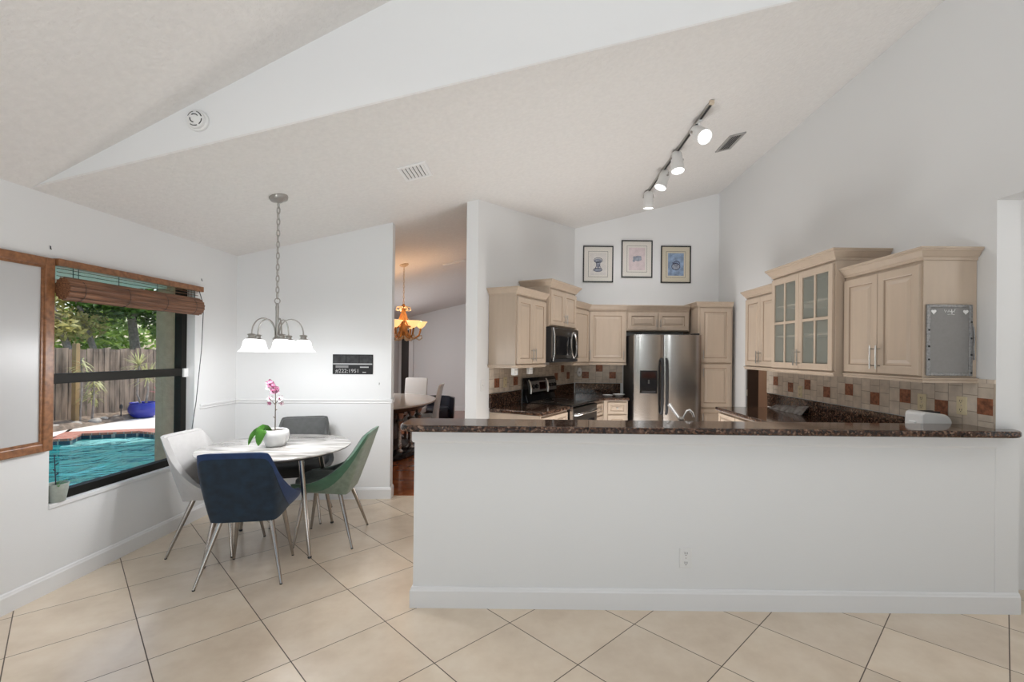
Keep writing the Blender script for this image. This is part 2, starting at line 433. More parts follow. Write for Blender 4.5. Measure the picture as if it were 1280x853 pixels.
# ------------------------------------------------------------------ mesh building
class MB:
    def __init__(s):
        s.v, s.f, s.mi = [], [], []
        s.cur = 0

    def add(s, verts, faces):
        o = len(s.v)
        s.v += [tuple(p) for p in verts]
        for f in faces:
            s.f.append([i + o for i in f]); s.mi.append(s.cur)
        return s

    def box(s, x0, x1, y0, y1, z0, z1):
        s.add([(x0, y0, z0), (x1, y0, z0), (x1, y1, z0), (x0, y1, z0), (x0, y0, z1), (x1, y0, z1), (x1, y1, z1), (x0, y1, z1)],
              [(0, 3, 2, 1), (4, 5, 6, 7), (0, 1, 5, 4), (1, 2, 6, 5), (2, 3, 7, 6), (3, 0, 4, 7)])
        return s

    def prism(s, poly, z0, z1, fn=None):
        """poly: 2D points; extruded along the third axis; fn maps (a,b,c)->xyz"""
        fn = fn or (lambda a, b, c: (a, b, c))
        n = len(poly)
        vs = [fn(a, b, z0) for a, b in poly] + [fn(a, b, z1) for a, b in poly]
        fs = [tuple(range(n))[::-1], tuple(range(n, 2 * n))] + [(i, (i + 1) % n, n + (i + 1) % n, n + i) for i in range(n)]
        return s.add(vs, fs)

    def loft(s, rings, cap0=True, cap1=True, closed=True):
        n = len(rings[0]); o = []
        vs = [p for r in rings for p in r]
        fs = []
        m_ = n if closed else n - 1
        for k in range(len(rings) - 1):
            for i in range(m_):
                j = (i + 1) % n
                fs.append((k * n + i, k * n + j, (k + 1) * n + j, (k + 1) * n + i))
        if cap0: fs.append(tuple(range(n))[::-1])
        if cap1: fs.append(tuple((len(rings) - 1) * n + i for i in range(n)))
        return s.add(vs, fs)

    def tube(s, path, rad, n=10, cap=True, closed=False):
        P = [Vector(p) for p in path]
        rr = rad if isinstance(rad, (list, tuple)) else [rad] * len(P)
        rings = []; up = None
        for k, p in enumerate(P):
            if closed:
                t = (P[(k + 1) % len(P)] - P[k - 1]).normalized()
            else:
                t = (P[min(k + 1, len(P) - 1)] - P[max(k - 1, 0)]).normalized()
            if up is None:
                up = Vector((0, 0, 1)) if abs(t.z) < 0.9 else Vector((1, 0, 0))
            a = t.cross(up)
            if a.length < 1e-6: a = t.orthogonal()
            a.normalize(); b_ = a.cross(t).normalized(); up = b_
            rings.append([tuple(p + rr[k] * (cos(2 * pi * i / n) * a + sin(2 * pi * i / n) * b_)) for i in range(n)])
        if closed:
            rings.append(rings[0])
            return s.loft(rings, False, False)
        return s.loft(rings, cap, cap)

    def lathe(s, prof, n=24, c=(0, 0, 0), axis='z', cap=True):
        def pt(r, h, i):
            a = 2 * pi * i / n
            if axis == 'z': return (c[0] + r * cos(a), c[1] + r * sin(a), c[2] + h)
            if axis == 'y': return (c[0] + r * cos(a), c[1] + h, c[2] + r * sin(a))
            return (c[0] + h, c[1] + r * cos(a), c[2] + r * sin(a))
        return s.loft([[pt(r, h, i) for i in range(n)] for r, h in prof], cap, cap)

    def sphere(s, c, r, n=12, sq=(1, 1, 1)):
        prof = [(max(1e-4, sin(pi * k / 8)), -cos(pi * k / 8)) for k in range(9)]
        rings = [[(c[0] + r * sq[0] * a * cos(2 * pi * i / n), c[1] + r * sq[1] * a * sin(2 * pi * i / n), c[2] + r * sq[2] * h) for i in range(n)] for a, h in prof]
        return s.loft(rings)

    def grid(s, rows, closed=False):
        return s.loft(rows, False, False, closed)

    def build(s, name, material, parent=None, smooth=False, bevel=0.0, loc=None, rotz=None, mats=None, fix=True):
        me = bpy.data.meshes.new(name)
        me.from_pydata(s.v, [], s.f)
        me.validate()
        ms = mats or [material]
        for q in ms: me.materials.append(q)
        if mats:
            for p, k in zip(me.polygons, s.mi): p.material_index = k
        if fix:
            import bmesh
            bm = bmesh.new(); bm.from_mesh(me)
            bmesh.ops.recalc_face_normals(bm, faces=bm.faces)
            bm.to_mesh(me); bm.free()
        if smooth:
            for p in me.polygons: p.use_smooth = True
            try: me.set_sharp_from_angle(angle=R(40))
            except Exception: pass
        o = bpy.data.objects.new(name, me)
        COL.objects.link(o)
        if parent is not None: o.parent = parent
        if loc is not None: o.location = loc
        if rotz is not None: o.rotation_euler = (0, 0, rotz)
        if bevel:
            md = o.modifiers.new('edge', 'BEVEL'); md.width = bevel; md.segments = 2; md.limit_method = 'ANGLE'; md.angle_limit = R(35)
        return o


def tag(o, label=None, cat=None, group=None, kind=None):
    if label: o['label'] = label
    if cat: o['category'] = cat
    if group: o['group'] = group
    if kind: o['kind'] = kind
    return o


def thing(name, label, cat, loc=(0, 0, 0), rotz=0.0, group=None):
    o = bpy.data.objects.new(name, None)
    COL.objects.link(o)
    o.location = loc; o.rotation_euler = (0, 0, rotz)
    o.empty_display_size = 0.1
    return tag(o, label, cat, group)


def kids(o):
    return [c for c in COL.objects if c.parent == o]


def copy_tree(o, parent=None):
    c = o.copy(); COL.objects.link(c)
    if parent is not None: c.parent = parent
    for ch in kids(o): copy_tree(ch, c)
    return c


def struct(mb, name, material, label, cat='wall', **kw):
    o = mb.build(name, material, **kw)
    return tag(o, label, cat, kind='structure')


def arc(c, r, a0, a1, n, plane='xz'):
    out = []
    for k in range(n + 1):
        a = a0 + (a1 - a0) * k / n
        d = (r * cos(a), r * sin(a))
        out.append((c[0] + d[0], c[1], c[2] + d[1]) if plane == 'xz' else (c[0] + d[0], c[1] + d[1], c[2]) if plane == 'xy' else (c[0], c[1] + d[0], c[2] + d[1]))
    return out

# ================================================================== THE ROOM
XL, XR, YB, EA, SL, USL = -2.96, 2.72, 6.93, 2.435, 0.255, 0.535


def ceil_z(x): return EA + SL * (x - XL)
def uceil_z(x): return EA + USL * (x - XL)


def wall_poly(mb, poly, z0=0.0, up=0.06):
    n = len(poly)
    return mb.add([(x, y, z0) for x, y in poly] + [(x, y, ceil_z(x) + up) for x, y in poly],
                  [tuple(range(n))[::-1], tuple(range(n, 2 * n))] + [(i, (i + 1) % n, n + (i + 1) % n, n + i) for i in range(n)])


# --- floors
struct(MB().box(-3.21, 4.9, -4.7, 12.2, -0.10, 0.0), 'floor', FLOOR, 'beige ceramic tile floor laid on the diagonal', 'floor')
mb = MB().prism([(-3.43, 4.90), (-0.62, 4.90), (0.52, 7.02), (0.55, 12.0), (-3.43, 12.0)], 0.0, 0.004)
struct(mb, 'floor_dining', WOODFL, 'glossy red-brown wood floor of the dining room beyond the opening', 'floor')

# --- ceilings
mb = MB().prism([(-3.75, ceil_z(-3.75)), (2.95, ceil_z(2.95)), (2.95, ceil_z(2.95) + 0.16), (-3.75, ceil_z(-3.75) + 0.16)], 2.7505, 12.3, lambda a, b, c: (a, c, b))
struct(mb, 'ceiling', CEIL, 'sloping textured ceiling over kitchen and breakfast nook', 'ceiling')
mb = MB().prism([(-3.35, uceil_z(-3.35)), (2.95, uceil_z(2.95)), (2.95, uceil_z(2.95) + 0.16), (-3.35, uceil_z(-3.35) + 0.16)], -4.7, 2.80, lambda a, b, c: (a, c, b))
struct(mb, 'ceiling_front', CEIL, 'steeper textured ceiling of the front room', 'ceiling')
mb = MB().prism([(-3.05, ceil_z(-3.05) + 0.012), (2.9, ceil_z(2.9) + 0.012), (2.9, uceil_z(2.9) + 0.05), (-3.05, uceil_z(-3.05) + 0.05)], 2.75, 2.87, lambda a, b, c: (a, c, b))
struct(mb, 'wall_gable', WALL, 'white wedge of wall between the two sloping ceilings')

# --- left wall with the window opening
WY0, WY1, WZ0, WZ1 = 2.878, 4.105, 0.525, 2.048
mb = MB()
def left_wall(mb, x0, x1):
    return mb.box(x0, x1, -4.7, 4.70, 0, WZ0).box(x0, x1, -4.7, 4.70, WZ1, 2.46).box(x0, x1, -4.7, WY0, WZ0, WZ1).box(x0, x1, WY1, 4.70, WZ0, WZ1)
struct(left_wall(mb, -3.09, XL), 'wall_left', WALL, 'white wall with the pool window')
struct(left_wall(MB(), -3.21, -3.091), 'wall_outside', STUCCO, 'taupe stucco outer face of the window wall')

# --- partition beside the dining opening
PA, PB = (-2.96, 4.68), (-1.45, 4.80)
pd = Vector((PB[0] - PA[0], PB[1] - PA[1])).normalized()
pn = Vector((-pd.y, pd.x))
def pp(t, off):       # t metres from the left corner, off metres in front of the partition
    return (PA[0] + pd.x * t - pn.x * off, PA[1] + pd.y * t - pn.y * off)
PL = (Vector(PB) - Vector(PA)).length
mb = MB(); wall_poly(mb, [pp(-0.62, 0), pp(PL, 0), pp(PL, -0.12), pp(-0.62, -0.12)])
struct(mb, 'wall_partition', WALL, 'white partition behind the breakfast table')
struct(MB().box(-4.0, -3.212, -4.7, 4.47, 2.075, 2.13).box(-4.03, -4.0, -4.7, 4.47, 2.04, 2.22), 'eave', mat('eave_paint', (0.74, 0.56, 0.50), 0.8), 'pale eave soffit outside above the window', 'eave')
# stucco face of the dining bay outside
mb = MB().box(-3.60, -3.212, 4.48, 4.56, -0.1, 2.5)
struct(mb, 'wall_stucco', STUCCO, 'taupe stucco bay wall outside the window')

# --- kitchen walls
mb = MB(); wall_poly(mb, [(-0.685, 4.74), (-0.571, 4.74), (0.64, 7.02), (0.52, 7.02)])
struct(mb, 'wall_kitchen', WALL, 'white angled wall behind the range')
mb = MB(); wall_poly(mb, [(0.53, YB), (2.86, YB), (2.86, YB + 0.12), (0.53, YB + 0.12)])
struct(mb, 'wall_back', WALL, 'white back wall of the kitchen behind the fridge')
DY0, DY1 = 5.46, 6.05
mb = MB()
mb.box(XR, 2.86, 2.77, DY0, 0, 4.0).box(XR, 2.86, DY1, 7.05, 0, 4.0).box(XR, 2.86, DY0, DY1, 2.05, 4.0)
mb.box(XR, 2.86, -4.7, 0.5, 0, 5.5).box(XR, 2.86, 0.5, 2.77, 2.43, 5.5)
struct(mb, 'wall_right', WALL, 'tall white right wall of the kitchen')
mb = MB().box(2.862, 4.8, 3.05, 3.15, 0, 2.7).box(4.75, 4.85, 0.3, 3.1, 0, 2.7).box(2.862, 4.8, 0.30, 0.40, 0, 2.7)
struct(mb, 'wall_hall', WALL, 'plain wall of the hall past the right opening')
struct(MB().box(2.862, 4.85, 0.3, 3.15, 2.6, 2.7), 'ceiling_hall', CEIL, 'low ceiling of the hall', 'ceiling')
mb = MB().box(2.862, 4.0, 6.9, 7.0, 0, 2.4).box(3.95, 4.05, 5.2, 7.0, 0, 2.4).box(2.862, 4.0, 5.2, 5.3, 0, 2.4).box(2.862, 4.05, 5.2, 7.0, 2.4, 2.5)
struct(mb, 'wall_utility', PEACH, 'peach wall of the utility room past the kitchen doorway')
d = thing('door_2', 'dark brown door standing open in the kitchen doorway', 'door', (2.735, 6.035, 0)); d['kind'] = 'structure'
MB().box(0, 0.135, -0.035, 0, 0.01, 2.02).build('door_leaf', DOORD, d)
MB().box(-0.004, 0.0, -0.034, -0.004, 0.98, 1.06).build('latch_plate', NICKEL, d)
light('utility_room_fill', 'POINT', (3.4, 5.9, 2.2), 9, (1, 0.9, 0.8), 0.1)  # unseen fill added to lighten the peach walls

# --- dining room shell
mb = MB().box(-3.58, -3.43, 4.565, 12.1, 0, 2.45)
struct(mb, 'wall_dining_left', WALL, 'left wall of the dining room')
mb = MB(); wall_poly(mb, [(-3.58, 12.0), (0.7, 12.0), (0.7, 12.12), (-3.58, 12.12)])
struct(mb, 'wall_dining_far', WALL, 'far wall of the dining room')
mb = MB(); wall_poly(mb, [(0.53, 7.0), (0.65, 7.0), (0.65, 12.1), (0.53, 12.1)])
struct(mb, 'wall_dining_right', WALL, 'right wall of the dining room')

# --- wall behind the camera with its wide glass doors
mb = MB()
mb.box(-3.21, -2.55, -4.7, -4.56, 0, 3.2).box(2.55, 2.86, -4.7, -4.56, 0, 5.5)
mb.prism([(-3.21, 2.35), (-2.55, 2.35), (-2.55, uceil_z(-2.55) + 0.05), (-3.21, uceil_z(-3.21) + 0.05)], -4.7, -4.56, lambda a, b, c: (a, c, b))
mb.prism([(-2.55, 2.42), (2.55, 2.42), (2.55, uceil_z(2.55) + 0.05), (-2.55, uceil_z(-2.55) + 0.05)], -4.7, -4.56, lambda a, b, c: (a, c, b))
struct(mb, 'wall_front', WALL, 'wall behind the viewer with wide glass doors')
d = thing('door_1', 'wide bronze framed glass patio doors behind the viewer', 'door', (0, -4.63, 0)); d['kind'] = 'structure'
for k in range(4):
    x0 = -2.55 + k * 1.275
    mb = MB().box(x0, x0 + 0.06, -0.02, 0.02, 0, 2.42).box(x0 + 1.215, x0 + 1.275, -0.02, 0.02, 0, 2.42)
    mb.box(x0 + 0.06, x0 + 1.215, -0.02, 0.02, 0, 0.08).box(x0 + 0.06, x0 + 1.215, -0.02, 0.02, 2.34, 2.42)
    f = mb.build('door_frame', BRONZE, d)
    MB().box(x0 + 0.06, x0 + 1.215, -0.003, 0.003, 0.08, 2.34).build('pane', GLASS, f)

# --- half wall under the bar
struct(MB().box(-0.695, XR + 0.14, 2.772, 2.90, 0, 1.043), 'wall_peninsula', WALL, 'white half wall under the granite bar')


def base_profile(h=0.115, t=0.014):
    return [(0, 0), (t, 0), (t, h - 0.022), (t - 0.004, h - 0.014), (t - 0.006, h - 0.006), (t - 0.010, h), (0, h)]


def run(mb, pts, prof, closed=False):
    """sweep a (out, up) profile along a 2D floor path; out is to the right of travel"""
    P = [Vector(p) for p in pts]; n = len(P); rings = []
    for k in range(n):
        a = (P[k] - P[k - 1]).normalized() if k > 0 else (P[1] - P[0]).normalized()
        b_ = (P[k + 1] - P[k]).normalized() if k < n - 1 else a
        na = Vector((a.y, -a.x)); nb = Vector((b_.y, -b_.x))
        mm = na + nb; mm = mm / max(0.2, mm.dot(na))
        rings.append([(P[k].x + mm.x * o, P[k].y + mm.y * o, u) for o, u in prof])
    mb.loft(rings)
    return mb


struct(run(MB(), [(XL, -4.5), (XL, 4.68)], base_profile()), 'baseboard_left', TRIM, 'white baseboard under the pool window', 'trim')
e0, e1, e2 = pp(0, 0), pp(PL, 0), pp(PL, -0.12)
struct(run(MB(), [e0, e1, e2], base_profile()), 'baseboard_partition', TRIM, 'white baseboard along the partition', 'trim')
struct(run(MB(), [(-0.695, 2.90), (-0.695, 2.772), (XR + 0.14, 2.772)], base_profile(0.12, 0.016)), 'baseboard_peninsula', TRIM, 'white baseboard along the half wall', 'trim')
struct(run(MB(), [(-3.43, 12.0), (0.53, 12.0)], base_profile(0.12)), 'baseboard_dining', TRIM, 'white baseboard of the far dining wall', 'trim')
rail = [(0, 0.970), (0.008, 0.970), (0.012, 0.975), (0.010, 0.985), (0.016, 0.995), (0.018, 1.006), (0.012, 1.012), (0, 1.012)]
struct(run(MB(), [(XL, 4.17), (XL, 4.68)], rail), 'trim_1', TRIM, 'white chair rail right of the window', 'trim')
struct(run(MB(), [e0, e1, e2], rail), 'trim_2', TRIM, 'white chair rail across the partition', 'trim')
board = [(0, 0.965), (0.008, 0.968), (0.013, 0.978), (0.013, 1.036), (0.018, 1.043), (0, 1.043)]
struct(run(MB(), [(-0.695, 2.90), (-0.695, 2.772), (XR, 2.772)], board), 'trim_3', TRIM, 'white trim board under the bar top', 'trim')

# ------------------------------------------------------------------ the window
win = thing('window_1', 'bronze framed single-hung window over the pool', 'window', (-3.06, 0, 0)); win['kind'] = 'structure'
def wbar(name, y0, y1, z0, z1, x0=-0.03, x1=0.03, m_=BRONZE, par=win):
    return MB().box(x0, x1, y0, y1, z0, z1).build(name, m_, par, bevel=0.003)
mb = MB().box(-0.03, 0.03, WY0, WY0 + 0.05, WZ0, WZ1).box(-0.03, 0.03, WY1 - 0.06, WY1, WZ0, WZ1).box(-0.03, 0.03, WY0 + 0.05, WY1 - 0.06, WZ0, WZ0 + 0.055).box(-0.03, 0.03, WY0 + 0.05, WY1 - 0.06, WZ1 - 0.018, WZ1)
mb.build('frame', BRONZE, win)
wbar('meeting_rail', WY0 + 0.05, WY1 - 0.06, 1.272, 1.335, -0.02, 0.035)
MB().box(-0.004, 0.004, WY0 + 0.05, WY1 - 0.06, WZ0 + 0.055, 1.272).build('pane', GLASS, win)
MB().box(-0.016, -0.008, WY0 + 0.05, WY1 - 0.06, 1.335, WZ1 - 0.018).build('pane', GLASS, win)
MB().box(0.03, 0.05, WY1 - 0.05, WY1 - 0.003, 1.26, 1.335).build('latch', WHITEP, win, bevel=0.003)
mb = MB().box(-0.02, 0.018, WY0 - 0.0, WY1, -0.028, 0.0)
o = mb.build('sill', TRIM, win, bevel=0.004, loc=(0.09, 0, WZ0 + 0.012))

# ================================================================== OUTSIDE
OZ = -0.10
pool = [(-3.9, 1.6), (-3.9, 8.7), (-5.6, 8.75), (-6.81, 8.72), (-7.49, 8.96), (-8.30, 8.63), (-8.02, 8.15), (-8.26, 8.05), (-9.0, 7.5), (-9.1, 1.6)]
pc = Vector((-6.4, 5.4))


def off_poly(poly, d_):
    out = []; n = len(poly)
    for k in range(n):
        p, a, b_ = Vector(poly[k]), Vector(poly[k - 1]), Vector(poly[(k + 1) % n])
        e1_ = (p - a).normalized(); e2_ = (b_ - p).normalized()
        n1 = Vector((-e1_.y, e1_.x)); n2 = Vector((-e2_.y, e2_.x))
        mm = (n1 + n2); mm = mm / max(0.55, mm.dot(n1))
        q = p + mm * d_
        out.append((q.x, q.y))
    return out


def area2(poly): return sum(poly[k - 1][0] * poly[k][1] - poly[k][0] * poly[k - 1][1] for k in range(len(poly)))
sgn = -1 if area2(pool) > 0 else 1
outer = off_poly(pool, sgn * 0.30)
ring = lambda P, z: [(x, y, z) for x, y in P]
mb = MB().loft([ring(pool, -0.24), ring(pool, OZ - 0.02), ring(off_poly(pool, -sgn * 0.02), OZ + 0.0), ring(off_poly(pool, -sgn * 0.02), OZ + 0.035), ring(outer, OZ + 0.035), ring(outer, OZ - 0.05)], False, False)
struct(mb, 'pool_coping', COPING, 'red brick coping round the swimming pool', 'coping')
n = len(pool)
big = []
for x, y in outer:
    dx, dy = x - pc.x, y - pc.y
    k = 99
    if dx > 0: k = min(k, (-3.22 - pc.x) / dx)
    if dx < 0: k = min(k, (-10.6 - pc.x) / dx)
    if dy > 0: k = min(k, (13.5 - pc.y) / dy)
    if dy < 0: k = min(k, (-3.0 - pc.y) / dy)
    big.append((pc.x + dx * max(k, 1.0), pc.y + dy * max(k, 1.0)))
mb = MB().loft([ring(outer, OZ), ring(big, OZ)], False, False)
mb.box(-10.6, -3.62, 9.3, 14.5, OZ - 0.05, OZ - 0.003)
struct(mb, 'deck', DECK, 'pale sunlit deck round the pool', 'deck')
mb = MB().loft([ring(pool, -0.10), ring(off_poly(pool, -sgn * 0.05), -1.5)], False, True)
struct(mb, 'pool_basin', POOLF, 'turquoise basin of the swimming pool', 'pool')
tb = brick_mat('pool_border_tile', (0.012, 0.035, 0.07), (0.03, 0.05, 0.07), (0.30, 0.28, 0.25), 0.16, 0.2, 0.3, (0, 1), mort=0.012, offset=0)
mb = MB().loft([ring(off_poly(pool, -sgn * 0.012), -0.17), ring(off_poly(pool, -sgn * 0.012), -0.105)], False, False)
struct(mb, 'pool_border', tb, 'dark tile border at the water line', 'pool')
mb = MB().prism([(-8.35, 8.45), (-7.5, 8.92), (-6.95, 8.72), (-7.25, 8.30), (-8.0, 7.95)], -0.9, -0.18)
struct(mb, 'pool_step', POOLS, 'pale step inside the far pool corner', 'pool')
wtr = MB().add(ring(pool, -0.165), [tuple(range(n))]).build('pool_water', WATER)
tag(wtr, 'rippled turquoise pool water', 'water', kind='structure')

mb = MB()
nx, ny = 10, 40
random.seed(5)
mb.grid([[(-10.25 + 1.15 * i / nx - (0.22 if j < 10 else 0) * 0, 6.5 + 7.5 * j / ny, OZ + (0.02 + 0.10 * random.random()) * (0 if i in (nx,) else 1)) for i in range(nx + 1)] for j in range(ny + 1)])
tag(mb.build('planting_bed', EARTH, smooth=True), 'stony planting bed at the foot of the fence', 'ground', kind='structure')
struct(MB().box(-40, -10.2, -10, 50, OZ - 0.1, OZ - 0.02), 'ground', mat('grass_ground', (0.10, 0.15, 0.04), 0.9, var=0.4, scale=5), 'grass beyond the fence', 'ground')
random.seed(8)
for k in range(13):
    y = 8.2 + k * 0.34 + random.uniform(-0.06, 0.06)
    s_ = random.uniform(0.08, 0.115)
    mb = MB().sphere((0, 0, 0.035), s_, 10, (1.0, random.uniform(1.0, 1.3), 0.6))
    for q in range(len(mb.v)):
        v = mb.v[q]; mb.v[q] = (v[0] * random.uniform(0.9, 1.1), v[1] * random.uniform(0.9, 1.1), v[2] * random.uniform(0.9, 1.1))
    o = mb.build('edging_stone', ROCK, smooth=True, loc=(-9.32 + 0.05 * sin(k * 1.7), y, OZ + 0.02))
    tag(o, 'rough pale stone edging the planting bed by the fence', 'stone', 'stones edging the bed')

# fence: boards are surface pattern of one panel; posts are parts
fx = -10.0
fen = thing('fence', 'weathered wooden board fence behind the pool', 'fence', (fx, 0, OZ))
mb = MB(); y = 6.0; random.seed(3)
while y < 17.5:
    bw = random.uniform(0.13, 0.15)
    mb.box(random.uniform(-0.012, 0.012), random.uniform(0.015, 0.028), y, y + bw - 0.012, 0.03, 1.60 + random.uniform(-0.03, 0.03)); y += bw
mb.build('board_panel', FENCEM, fen)
MB().box(-0.05, -0.012, 6.0, 17.5, 0.3, 0.39).box(-0.05, -0.012, 6.0, 17.5, 1.2, 1.29).build('rail', FENCEM, fen)
fp = tag(MB().box(-0.045, 0.045, -0.045, 0.045, 0, 1.70).build('fence_post', POSTM, bevel=0.006, loc=(-9.72, 9.98, OZ)), 'honey coloured square post in front of the grey fence', 'post')


def leaf_cloud(mb, c, rad, n, size, rnd, squash=0.45):
    for _ in range(n):
        while True:
            p = Vector((rnd.uniform(-1, 1), rnd.uniform(-1, 1), rnd.uniform(-1, 1)))
            if p.length <= 1: break
        p = p * (0.55 + 0.45 * rnd.random())
        q = Vector((c[0] + p.x * rad[0], c[1] + p.y * rad[1], c[2] + p.z * rad[2]))
        a = Vector((rnd.gauss(0, 1), rnd.gauss(0, 1), rnd.gauss(0, 0.6))).normalized()
        b_ = a.orthogonal().normalized(); b_.rotate(Matrix.Rotation(rnd.uniform(0, 6.3), 3, a))
        s_ = size * rnd.uniform(0.7, 1.3)
        nrm = a.cross(b_)
        mb.add([q - a * s_, q + b_ * s_ * squash + nrm * s_ * 0.12, q + a * s_, q - b_ * s_ * squash + nrm * s_ * 0.12], [(0, 1, 2, 3)])


def tree(name, label, loc, trunks, crowns, fm, leaf, n, seed, group=None):
    rnd = random.Random(seed)
    t = thing(name, label, 'tree' if 'tree' in name else 'plant', loc, 0, group)
    for path, r0, r1 in trunks:
        k = len(path)
        MB().tube(path, [r0 + (r1 - r0) * i / (k - 1) for i in range(k)], 8).build('trunk', TRUNK, t, True)
    mb = MB()
    for c, rad in crowns: leaf_cloud(mb, c, rad, n, leaf, rnd)
    mb.build('foliage', fm, t, fix=False)
    return t


tree('tree', 'bushy yellow-green tree with leaning pale trunks above the fence left end', (-12.2, 11.6, OZ),
     [([(0, 0, 0), (-0.1, -0.2, 1.4), (-0.35, -0.6, 2.6), (-0.5, -0.9, 3.9)], 0.11, 0.06), ([(0.3, 0.6, 0), (0.3, 0.45, 1.5), (0.1, 0.1, 2.8), (0, -0.2, 3.8)], 0.10, 0.05), ([(0.2, 1.3, 0), (0.2, 1.2, 1.6), (0.1, 0.9, 2.7), (0, 0.7, 3.9)], 0.09, 0.05)],
     [((0, -0.6, 3.9), (1.0, 1.6, 0.9)), ((-0.5, 0.6, 3.1), (0.9, 1.5, 0.9)), ((0.1, 0.3, 2.2), (0.8, 1.6, 0.5)), ((-0.6, -1.2, 2.6), (0.9, 1.1, 1.0))], FOLY, 0.09, 850, 11)
tree('tree', 'dark green tree above the middle of the fence', (-12.0, 14.0, OZ),
     [([(0, 0, 0), (0.05, 0.1, 1.6), (0, 0.0, 2.6), (0, 0.1, 3.6)], 0.15, 0.08)],
     [((0.1, -0.2, 3.6), (1.2, 1.5, 0.9)), ((0.2, -0.9, 2.9), (0.9, 1.2, 0.7)), ((0.1, 0.9, 2.8), (0.9, 1.2, 0.8))], FOLD, 0.10, 900, 12)
tree('tree', 'broad leafed bright green tree above the fence right end', (-10.9, 14.2, OZ),
     [([(0, 0, 0), (0.05, 0.05, 1.5), (0.1, 0.2, 2.6), (0.05, 0.3, 3.4)], 0.17, 0.09)],
     [((0.35, -0.1, 2.6), (0.6, 0.9, 0.7)), ((0.3, 0.3, 3.3), (0.7, 1.1, 0.6)), ((0.2, -0.3, 2.0), (0.5, 0.6, 0.35))], FOLM, 0.12, 560, 13)
tree('hedge', 'tall leafy hedge growing behind the fence', (-15.4, 13.0, OZ),
     [([(0, 0, 0), (0, 0, 1.5), (0, 0.1, 2.6)], 0.10, 0.05)],
     [((0, -3.0, 1.9), (0.8, 2.4, 1.6)), ((0, 0.4, 2.0), (0.8, 2.4, 1.7)), ((0, 4.0, 2.0), (0.8, 2.6, 1.8)), ((-0.5, -1.5, 4.2), (0.8, 2.8, 1.6)), ((-0.5, 3.0, 4.2), (0.8, 3.0, 1.7))], FOLM, 0.15, 1500, 14)


def blade(mb, base, d_, L, wid, droop, n=5):
    d_ = Vector(d_).normalized(); side = d_.cross(Vector((0, 0, 1)))
    if side.length < 1e-3: side = Vector((1, 0, 0))
    side.normalize()
    l, r_ = [], []
    for k in range(n + 1):
        t = k / n
        p = Vector(base) + d_ * L * t + Vector((0, 0, -droop * L * t * t))
        w_ = wid * (0.7 + 0.6 * t) * (1 - t ** 3) + 0.001
        l.append(tuple(p - side * w_)); r_.append(tuple(p + side * w_))
    mb.grid([l, r_])


rnd = random.Random(21)
PY = Vector((-9.08, 10.95, OZ))
po = thing('planter', 'cobalt blue glazed round planter on the pool deck by the fence', 'planter', PY)
MB().lathe([(0.17, 0), (0.24, 0.05), (0.285, 0.16), (0.285, 0.24), (0.25, 0.33), (0.262, 0.345), (0.255, 0.355), (0.235, 0.34), (0.235, 0.30)], 28).build('pot', BLUEPOT, po, True)
MB().lathe([(0.001, 0.315), (0.234, 0.31)], 24, cap=False).build('soil', SOIL, po)
yu = thing('yucca', 'spiky pale yucca growing in the cobalt planter', 'plant', PY + Vector((0, 0, 0.31)))
MB().tube([(0.06, 0, 0), (0.09, 0.02, 0.3), (0.05, 0.05, 0.62)], [0.025, 0.022, 0.02], 8).build('stem', TRUNK, yu, True)
MB().tube([(-0.06, 0, 0), (-0.10, -0.06, 0.25), (-0.02, -0.1, 0.9)], [0.025, 0.022, 0.02], 8).build('stem', TRUNK, yu, True)
for top, L_ in (((0.05, 0.05, 0.62), 0.48), ((-0.02, -0.1, 0.92), 0.42)):
    mb = MB()
    for k in range(46):
        a = rnd.uniform(0, 2 * pi); e = rnd.uniform(-0.5, 1.3)
        blade(mb, top, (cos(a) * cos(e), sin(a) * cos(e), sin(e)), L_ * rnd.uniform(0.75, 1.1), 0.013, 0.12)
    mb.build('leaves', YUCCA, yu, fix=False)
br = thing('bromeliad', 'pink bromeliad in the bed right of the cobalt planter', 'plant', (-9.55, 12.0, OZ + 0.05))
mb = MB()
for k in range(22):
    a = rnd.uniform(0, 2 * pi); e = rnd.uniform(0.3, 1.3)
    blade(mb, (0, 0, 0.42), (cos(a) * cos(e), sin(a) * cos(e), sin(e)), 0.33, 0.026, 0.35)
mb.build('leaves', PINKL, br, fix=False)
MB().tube([(0, 0, 0), (0, 0, 0.43)], 0.02, 8).build('stem', FOLM, br)
gp = thing('shrub', 'low bright green clump in the bed behind the planter', 'plant', (-9.55, 11.75, OZ + 0.03))
mb = MB()
for k in range(40):
    a = rnd.uniform(0, 2 * pi); e = rnd.uniform(0.2, 1.4)
    blade(mb, (rnd.uniform(-.1, .1), rnd.uniform(-.2, .2), 0), (cos(a) * cos(e), sin(a) * cos(e), sin(e)), 0.26, 0.016, 0.35)
mb.build('leaves', mat('bright_leaf', (0.16, 0.36, 0.03), 0.5, var=0.3), gp, fix=False)
tp = thing('dracaena', 'tall yellow leafed plant against the honey coloured post', 'plant', (-9.42, 9.90, OZ + 0.03))
for q, (dx, dy, hh) in enumerate(((0, -0.12, 1.35), (0.05, 0.1, 0.95), (-0.05, 0.18, 0.62))):
    MB().tube([(dx, dy, 0), (dx + 0.03, dy, hh * 0.5), (dx, dy + 0.02, hh)], 0.014, 6).build('stem', TRUNK, tp)
    mb = MB()
    for k in range(34):
        a = rnd.uniform(0, 2 * pi); e = rnd.uniform(-0.6, 1.0)
        blade(mb, (dx, dy + 0.02, hh * rnd.uniform(0.75, 1.0)), (cos(a) * cos(e), sin(a) * cos(e), sin(e)), rnd.uniform(0.2, 0.36), 0.017, 0.45)
    mb.build('leaves', YUCCA, tp, fix=False)
